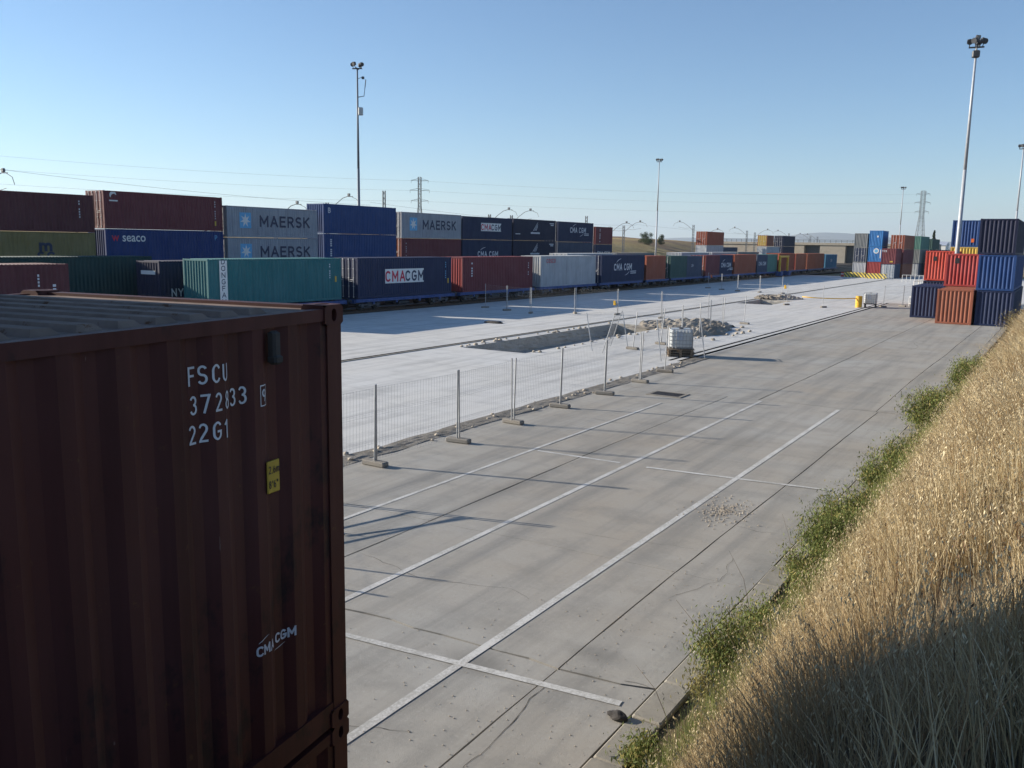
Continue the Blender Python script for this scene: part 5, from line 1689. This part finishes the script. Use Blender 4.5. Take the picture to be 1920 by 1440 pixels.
def blades(P, H, W, lean_dir, lean, col):
    n = len(P)
    ph = rng.uniform(0, 2 * np.pi, n)
    side = np.stack([np.cos(ph), np.sin(ph), np.zeros(n)], 1)
    ld = np.stack([np.cos(lean_dir), np.sin(lean_dir), np.zeros(n)], 1)
    up_ = np.array([0, 0, 1.0])
    vs = []
    for k, (f, w) in enumerate(((0, 1.0), (0.4, 0.85), (0.75, 0.55), (1.0, 0.0))):
        c = P + up_ * (H * (f - 0.25 * lean * f * f))[:, None] + ld * (H * lean * f ** 1.9)[:, None]
        if k < 3:
            vs += [c - side * (W * w / 2)[:, None], c + side * (W * w / 2)[:, None]]
        else:
            vs.append(c)
    V = np.stack(vs, 1).reshape(-1, 3)
    b = (np.arange(n) * 7)[:, None]
    q = np.concatenate([b + np.array([[0, 1, 3, 2]]), b + np.array([[2, 3, 5, 4]])], 0)
    t = b + np.array([[4, 5, 6]])
    tip = V.reshape(n, 7, 3)[:, 6]
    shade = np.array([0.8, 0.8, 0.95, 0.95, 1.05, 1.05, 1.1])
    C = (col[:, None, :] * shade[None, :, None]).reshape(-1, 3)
    return V, q, t, C, tip, ld

def merge(parts):
    V = []; Q = []; T_ = []; C = []; o = 0
    for v, q, t, c in parts:
        V.append(v); C.append(c)
        if len(q): Q.append(q + o)
        if len(t): T_.append(t + o)
        o += len(v)
    return np.concatenate(V), (np.concatenate(Q) if Q else np.zeros((0, 4), int)), (np.concatenate(T_) if T_ else np.zeros((0, 3), int)), np.concatenate(C)

def leaves(P, size, col, elong=1.6, droop=None):
    n = len(P)
    a = rng.normal(size=(n, 3)); a /= np.linalg.norm(a, axis=1)[:, None]
    if droop is not None: a = a * 0.6 + droop; a /= np.linalg.norm(a, axis=1)[:, None]
    r_ = rng.normal(size=(n, 3)); b = np.cross(a, r_); b /= np.linalg.norm(b, axis=1)[:, None]
    s = size[:, None]
    V = np.stack([P - a * s * elong / 2, P + b * s / 2.6, P + a * s * elong / 2, P - b * s / 2.6], 1).reshape(-1, 3)
    q = (np.arange(n) * 4)[:, None] + np.array([[0, 1, 2, 3]])
    return V, q, np.zeros((0, 3), int), np.repeat(col, 4, 0)

STRAW = np.array([(0.38, 0.30, 0.16), (0.46, 0.385, 0.23), (0.30, 0.215, 0.11), (0.54, 0.48, 0.33), (0.20, 0.125, 0.065)])
def straw(n, w=(0.34, 0.26, 0.2, 0.1, 0.1)):
    c = STRAW[rng.choice(5, n, p=w)]
    return c * rng.uniform(0.75, 1.2, (n, 1))

def scatter(n, y0, y1, power=1.0):
    y = y0 + (y1 - y0) * rng.random(n) ** power
    x = np.array([foot(v) for v in y]) + 0.05 + rng.random(n) * 4.4
    return x, y
parts = []
def field(n, y0, y1, hmin, hmax, w0, w1, heads, power=1.0, keepx=1.2):
    x, y = scatter(n, y0, y1, power)
    # clumpy: drop by noise
    cl = np.array([noise.noise(Vector((a * 1.3, b * 1.1, 7.0))) for a, b in zip(x, y)])
    keep = (cl + rng.uniform(-0.35, 0.6, n) > -0.05) & (x < keepx)
    x, y, cl = x[keep], y[keep], cl[keep]
    z = np.array([bankz(a, b) for a, b in zip(x, y)])
    n = len(x)
    P = np.stack([x, y, z], 1)
    cl2 = np.array([noise.noise(Vector((a * 2.6 + 9, b * 2.2, 3.0))) for a, b in zip(x, y)])
    H = rng.uniform(hmin, hmax, n) * np.clip(1 + 0.9 * cl + 0.8 * cl2, 0.25, 1.9)
    edge = np.clip((x - np.array([foot(v) for v in y])) / 1.5, 0.16, 1)
    H *= edge
    W = rng.uniform(w0, w1, n)
    ld = rng.normal(2.6, 0.8, n) + 2.2 * np.array([noise.noise(Vector((a * 1.1 + 20, b * 0.9, 1.0))) for a, b in zip(x, y)])
    c = straw(n) * 1.2
    c *= (1 + 0.25 * cl)[:, None]
    big = np.array([noise.noise(Vector((a * 0.45 + 3, b * 0.22, 2.0))) for a, b in zip(x, y)])
    k_ = np.clip(0.5 + 1.6 * big, 0, 1)[:, None]
    c = c * (1 - 0.45 * k_) + np.array([0.30, 0.205, 0.115]) * (0.45 * k_)
    gr = (rng.random(n) < np.clip(0.9 - (x - np.array([foot(v) for v in y])) / 0.9, 0, 0.7))
    c[gr] = np.array([0.15, 0.17, 0.06]) * rng.uniform(0.7, 1.3, (gr.sum(), 1))
    V, q, t, C, tip, ldv = blades(P, H, W, ld, np.clip(rng.uniform(0.05, 0.6, n) + np.clip(0.9 * big, 0, 0.6), 0, 1.0), c)
    parts.append((V, q, t, C))
    if heads:
        k = rng.choice(n, int(n * heads), replace=False)
        m_ = 6
        Pn = np.repeat(tip[k], m_, 0) + rng.normal(0, 1, (len(k) * m_, 3)) * np.array([0.02, 0.02, 0.035]) - np.array([0, 0, 0.03])
        hc = np.array([(0.55, 0.47, 0.31)]) * rng.uniform(0.7, 1.15, (len(k) * m_, 1))
        parts.append(leaves(Pn, rng.uniform(0.004, 0.0095, len(Pn)) * (1 + np.maximum(0, Pn[:, 1] - 10) * 0.03), hc, 3.0, np.array([0, 0, -1.0])))
field(90000, 3.2, 11, 0.16, 0.46, 0.0025, 0.0055, 0.13)
field(80000, 10, 24, 0.18, 0.50, 0.004, 0.0085, 0.10)
field(52000, 22, 48, 0.22, 0.60, 0.008, 0.016, 0.07)
field(26000, 46, 78, 0.28, 0.70, 0.018, 0.032, 0.04)
field(9000, -6, 3.4, 0.25, 0.5, 0.004, 0.008, 0.0, keepx=3.0)
# tall pale oat stalks and dark dead stems standing out of the mass
def stalks(n, y0, y1, h0, h1, w, cols, headn, xmax=3.4):
    y = rng.uniform(y0, y1, n); x = np.array([foot(v) for v in y]) + (0.8 if xmax > 2 else 0.1) + rng.random(n) * xmax
    P = np.stack([x, y, np.array([bankz(a, b) for a, b in zip(x, y)])], 1)
    c = np.array(cols)[rng.choice(len(cols), n)] * rng.uniform(0.8, 1.2, (n, 1))
    V, q, t, C, tip, _ = blades(P, rng.uniform(h0, h1, n), np.full(n, w), rng.uniform(0, 6.28, n), rng.uniform(0.05, 0.35, n), c)
    parts.append((V, q, t, C))
    if headn:
        Pn = np.repeat(tip, headn, 0) + rng.normal(0, 1, (n * headn, 3)) * np.array([0.025, 0.025, 0.05]) - np.array([0, 0, 0.05])
        parts.append(leaves(Pn, rng.uniform(0.006, 0.012, len(Pn)) * (1 + np.maximum(0, Pn[:, 1] - 8) * 0.04), np.repeat(c * 1.25, headn, 0), 2.8, np.array([0, 0, -1.0])))
stalks(1700, 3.4, 14, 0.45, 0.75, 0.0035, [(0.52, 0.45, 0.30), (0.46, 0.38, 0.23)], 8)
stalks(1500, 13, 40, 0.45, 0.8, 0.007, [(0.52, 0.45, 0.30), (0.46, 0.38, 0.23)], 6)
stalks(420, 3.6, 12, 0.3, 0.65, 0.006, [(0.10, 0.065, 0.04), (0.16, 0.10, 0.06)], 7)
stalks(500, 11, 36, 0.3, 0.7, 0.012, [(0.12, 0.075, 0.045), (0.17, 0.11, 0.06)], 6)
stalks(9000, 7.5, 20, 0.15, 0.5, 0.0045, [(0.13, 0.17, 0.05), (0.18, 0.20, 0.065), (0.26, 0.25, 0.10)], 0, 0.55)
stalks(9000, 18, 46, 0.2, 0.65, 0.010, [(0.13, 0.17, 0.05), (0.18, 0.20, 0.065), (0.28, 0.27, 0.11)], 0, 0.6)
stalks(900, 8, 30, 0.3, 0.75, 0.005, [(0.15, 0.18, 0.06)], 5, 1.6)
V, Q, T_, C = merge(parts)
tag(put('dry_grass', fast_mesh('dry_grass', V, Q, T_, C), M['grass']), 'tall dry straw grass covering the bank', 'grass', kind='stuff')

# sparse green growth along the foot
def shrub(x, y, rad, h, n, label, tone=(0.135, 0.165, 0.05), name='green_shrub', spread=1.0, zb=None, leaf=(0.010, 0.026), cat='shrub', group='green shrubs at the foot of the bank', trunk=0.0):
    zb = bankz(x, y) if zb is None else zb
    t = thing(name, label, cat, (x, y, zb), 0, group)
    ns = max(8, int(n / 260))
    st = MB(); P = []
    for i in range(ns):
        a = random.uniform(0, 6.283); q = math.sqrt(random.random()) * rad
        hh = h * random.uniform(0.35, 1.25) * (1 - 0.35 * (q / rad) ** 2)
        b0 = Vector((q * 0.25 * math.cos(a), q * 0.25 * math.sin(a), trunk))
        tip = Vector((q * math.cos(a) * spread, q * math.sin(a) * spread, hh))
        mid = b0.lerp(tip, 0.5) + Vector((0, 0, 0.12 * h))
        st.path([b0, mid, tip], [0.006 + 0.008 * h, 0.005 + 0.004 * h, 0.003], 4)
        m_ = n // ns
        f = rng.random(m_) ** 0.6
        c0, c1, c2 = np.array(b0), np.array(mid), np.array(tip)
        pts = ((1 - f) ** 2)[:, None] * c0 + (2 * f * (1 - f))[:, None] * c1 + (f ** 2)[:, None] * c2
        P.append(pts + rng.normal(0, 1, (m_, 3)) * (0.045 + 0.055 * h) * (0.5 + f)[:, None])
    if trunk:
        st.path([(0, 0, -0.2), (0.02, 0, trunk), (0, 0.03, h * 0.6)], [h * 0.035, h * 0.03, h * 0.012], 6)
    st.build('stem', M['bark'], t)
    P = np.concatenate(P); P[:, 2] = np.maximum(P[:, 2], 0.02)
    col = np.array(tone) * rng.uniform(0.6, 1.45, (len(P), 1)) * np.array([1, 1, 1])
    yel = rng.random(len(P)) < random.uniform(0.12, 0.4)
    col[yel] = np.array([0.30, 0.26, 0.09]) * rng.uniform(0.7, 1.2, (yel.sum(), 1))
    v, q, tt, c = leaves(P, rng.uniform(leaf[0], leaf[1], len(P)) * (1 + max(0, y - 12) * 0.03), col, 3.0, np.array([0, 0, 0.7]))
    put('foliage', fast_mesh('foliage', v, q, tt, c), M['leaf'], t)
    return t
SH = [(-3.2, 10.6, 0.42, 0.62, 10400, 'green weedy shrub nearest the camera at the kerb'), (-3.15, 11.7, 0.35, 0.5, 5200, 'small yellowish shrub just behind the nearest one'), (-3.1, 14.0, 0.4, 0.5, 6000, 'low green shrub third along the kerb'), (-3.1, 15.6, 0.55, 0.72, 10400, 'broad green shrub halfway along the kerb'), (-3.2, 17.6, 0.5, 0.62, 7200, 'green shrub just past the broad one'), (-3.1, 20.5, 0.5, 0.7, 6800, 'loose green shrub before the pavement joint'), (-3.2, 23.5, 0.45, 0.6, 5200, 'small green shrub near the second painted crossing'), (-3.15, 28.6, 0.75, 1.0, 9200, 'tall green shrub where the kerb passes the joint'), (-3.1, 31.0, 0.6, 0.85, 6000, 'green shrub behind the tall one'), (-3.05, 38.0, 0.7, 0.85, 6000, 'distant green shrub beyond the manhole'), (-3.0, 41.5, 0.6, 0.7, 4400, 'farthest green shrub on the bank foot'), (-3.45, 8.2, 0.22, 0.22, 2400, 'small green weed at the bottom of the kerb')]
for a in SH: shrub(a[0], a[1], a[2] * 1.15, a[3] * 1.2, int(a[4] * 1.25), a[5])
words = ('first', 'second', 'third', 'fourth', 'fifth', 'sixth', 'seventh', 'eighth', 'ninth', 'tenth', 'eleventh', 'twelfth')
for i in range(12):
    yy = 9.3 + i * 2.15 + random.uniform(-0.7, 0.7)
    shrub(-3.05 + random.uniform(-0.2, 0.35), yy, random.uniform(0.16, 0.34), random.uniform(0.25, 0.6), int(random.uniform(900, 2200)), '%s small weed tuft among the dry grass along the kerb, counted from the camera' % words[i], random.choice(((0.16, 0.17, 0.06), (0.20, 0.18, 0.08), (0.12, 0.15, 0.045))), 'weed_tuft', cat='weed', group='weed tufts along the kerb')
shrub(-2.4, 60.5, 0.9, 1.3, 2600, 'dark dry bush on the bank before the right-hand stack', (0.06, 0.05, 0.03), 'dry_bush', group=None)
# bare arching twigs over the pavement
for i, (x, y, dx, dy, h) in enumerate(((-3.4, 10.4, -0.75, 0.5, 0.75), (-3.45, 12.2, -0.7, 0.9, 0.8), (-3.4, 14.2, -0.5, 1.0, 0.9), (-3.5, 9.1, -0.6, 0.4, 0.4))):
    mb = MB(); mb.path([(x, y, 0.05), (x + dx * 0.4, y + dy * 0.4, h * 0.75), (x + dx, y + dy, h)], [0.006, 0.004, 0.002], 4)
    tag(mb.build('bare_twig', M['bark']), '%s thin bare twig arching over the kerb' % ('nearest', 'second', 'third', 'lowest')[i], 'twig', 'bare twigs over the kerb')

# trees
def tree(x, y, zb, h, rad, n, label, tone, shape='round', cat='tree', name='tree'):
    t = thing(name, label, cat, (x, y, zb))
    st = MB(); st.path([(0, 0, -0.3), (0.03 * h, 0, h * 0.3), (0, 0.02 * h, h * 0.7)], [h * 0.04, h * 0.03, h * 0.012], 7)
    cl = []
    for i in range(26 if shape == 'round' else 30):
        if shape == 'round':
            a = random.uniform(0, 6.283); e = random.uniform(-1.0, 1.0); q = rad * random.uniform(0.25, 0.85)
            c = (q * math.cos(a) * math.sqrt(max(0.05, 1 - e * e * 0.8)), q * math.sin(a) * math.sqrt(max(0.05, 1 - e * e * 0.8)), h * 0.52 + e * h * 0.40)
            r_ = rad * random.uniform(0.22, 0.42)
        else:
            f = i / 30
            c = (random.gauss(0, rad * 0.25) * (1 - f), random.gauss(0, rad * 0.25) * (1 - f), h * (0.06 + 0.9 * f)); r_ = rad * (1 - f) ** 0.7 * 0.7 + 0.08
        cl.append((c, r_))
        st.path([(0, 0, min(h * 0.6, c[2] * 0.6)), (c[0] * 0.6, c[1] * 0.6, c[2] * 0.85), c], [h * 0.012, h * 0.008, 0.01], 4)
    st.build('trunk', M['bark'], t)
    P = []; tn = []
    for c, r_ in cl:
        m_ = n // len(cl)
        d_ = rng.normal(size=(m_, 3)); d_ /= np.linalg.norm(d_, axis=1)[:, None]
        P.append(np.array(c) + d_ * (r_ * rng.random(m_) ** 0.45)[:, None])
        tn.append(np.full(m_, random.uniform(0.7, 1.3)))
    P = np.concatenate(P); tn = np.concatenate(tn)
    P[:, 2] = np.maximum(P[:, 2], 0.05)
    col = np.array(tone) * (tn * rng.uniform(0.7, 1.3, len(P)))[:, None]
    v, q, tt, c = leaves(P, rng.uniform(0.10, 0.22, len(P)) * (h / 5) ** 0.5, col, 1.5)
    put('crown', fast_mesh('crown', v, q, tt, c), M['leaf'], t)
    return t
def at_dir(k, X): return X, X / k
x_, y_ = at_dir(-0.440, -122); tree(x_, y_, hillz(x_, y_), 4.3, 3.2, 5000, 'large round green bush on the bank left of the slender mast', (0.06, 0.085, 0.035), cat='bush', name='round_bush')
x_, y_ = at_dir(-0.4215, -122); tree(x_, y_, hillz(x_, y_), 3.9, 1.6, 3000, 'narrow dark bush on the bank right of the slender mast', (0.045, 0.065, 0.03), cat='bush', name='narrow_bush')
tree(-33.0, 268, -0.3, 11.5, 1.3, 3500, 'slim dark cypress behind the brighter red container', (0.03, 0.042, 0.022), 'cone', name='cypress_tree')
tree(-37.5, 262, -0.3, 9.0, 1.9, 3000, 'dark tree at the foot of the wide pylon', (0.045, 0.05, 0.03), name='dark_tree')
for i in range(9):
    y = 380 + 28 * i
    tree(-28 - 9 * i + random.uniform(-4, 4) - 0.02 * y, y, -0.3, random.uniform(4, 7), random.uniform(2.5, 4.5), 1200, '%s olive green tree of the distant scrub, counted from the red containers' % ('first', 'second', 'third', 'fourth', 'fifth', 'sixth', 'seventh', 'eighth', 'ninth')[i], (0.085, 0.095, 0.045), cat='tree', name='scrub_tree')
# scrub at the foot of the far bank
parts = []
m_ = 5000
x = rng.uniform(-98, -86, m_); y = rng.uniform(120, 330, m_)
z = np.array([hillz(a, b) for a, b in zip(x, y)])
P = np.stack([x, y, z + rng.random(m_) * 0.5], 1)
parts.append(leaves(P, rng.uniform(0.25, 0.7, m_), np.array([[0.13, 0.135, 0.06]]) * rng.uniform(0.5, 1.6, (m_, 1)), 1.5))
V, Q, T_, C = merge(parts)
tag(put('scrub', fast_mesh('scrub', V, Q, T_, C), M['leaf']), 'olive scrub on the far bank', 'scrub', kind='stuff')

# ------------------------------------------------------------------ haze
mb = MB(); mb.box(-15000, 15000, -4000, 16500, -2, 420)
hz = mb.build('haze', None)
hm = bpy.data.materials.new('haze_air'); hm.use_nodes = True
hn = hm.node_tree; hn.nodes.clear()
ho = hn.nodes.new('ShaderNodeOutputMaterial'); hv = hn.nodes.new('ShaderNodeVolumePrincipled')
hv.inputs['Color'].default_value = (0.70, 0.84, 1.0, 1)
hv.inputs['Density'].default_value = 0.00009
hv.inputs['Anisotropy'].default_value = 0.2
hn.links.new(hv.outputs[0], ho.inputs['Volume'])
hz.data.materials.append(hm)
hz['kind'] = 'stuff'
hz['label'] = 'thin pale haze over the plain'
hz['category'] = 'haze'
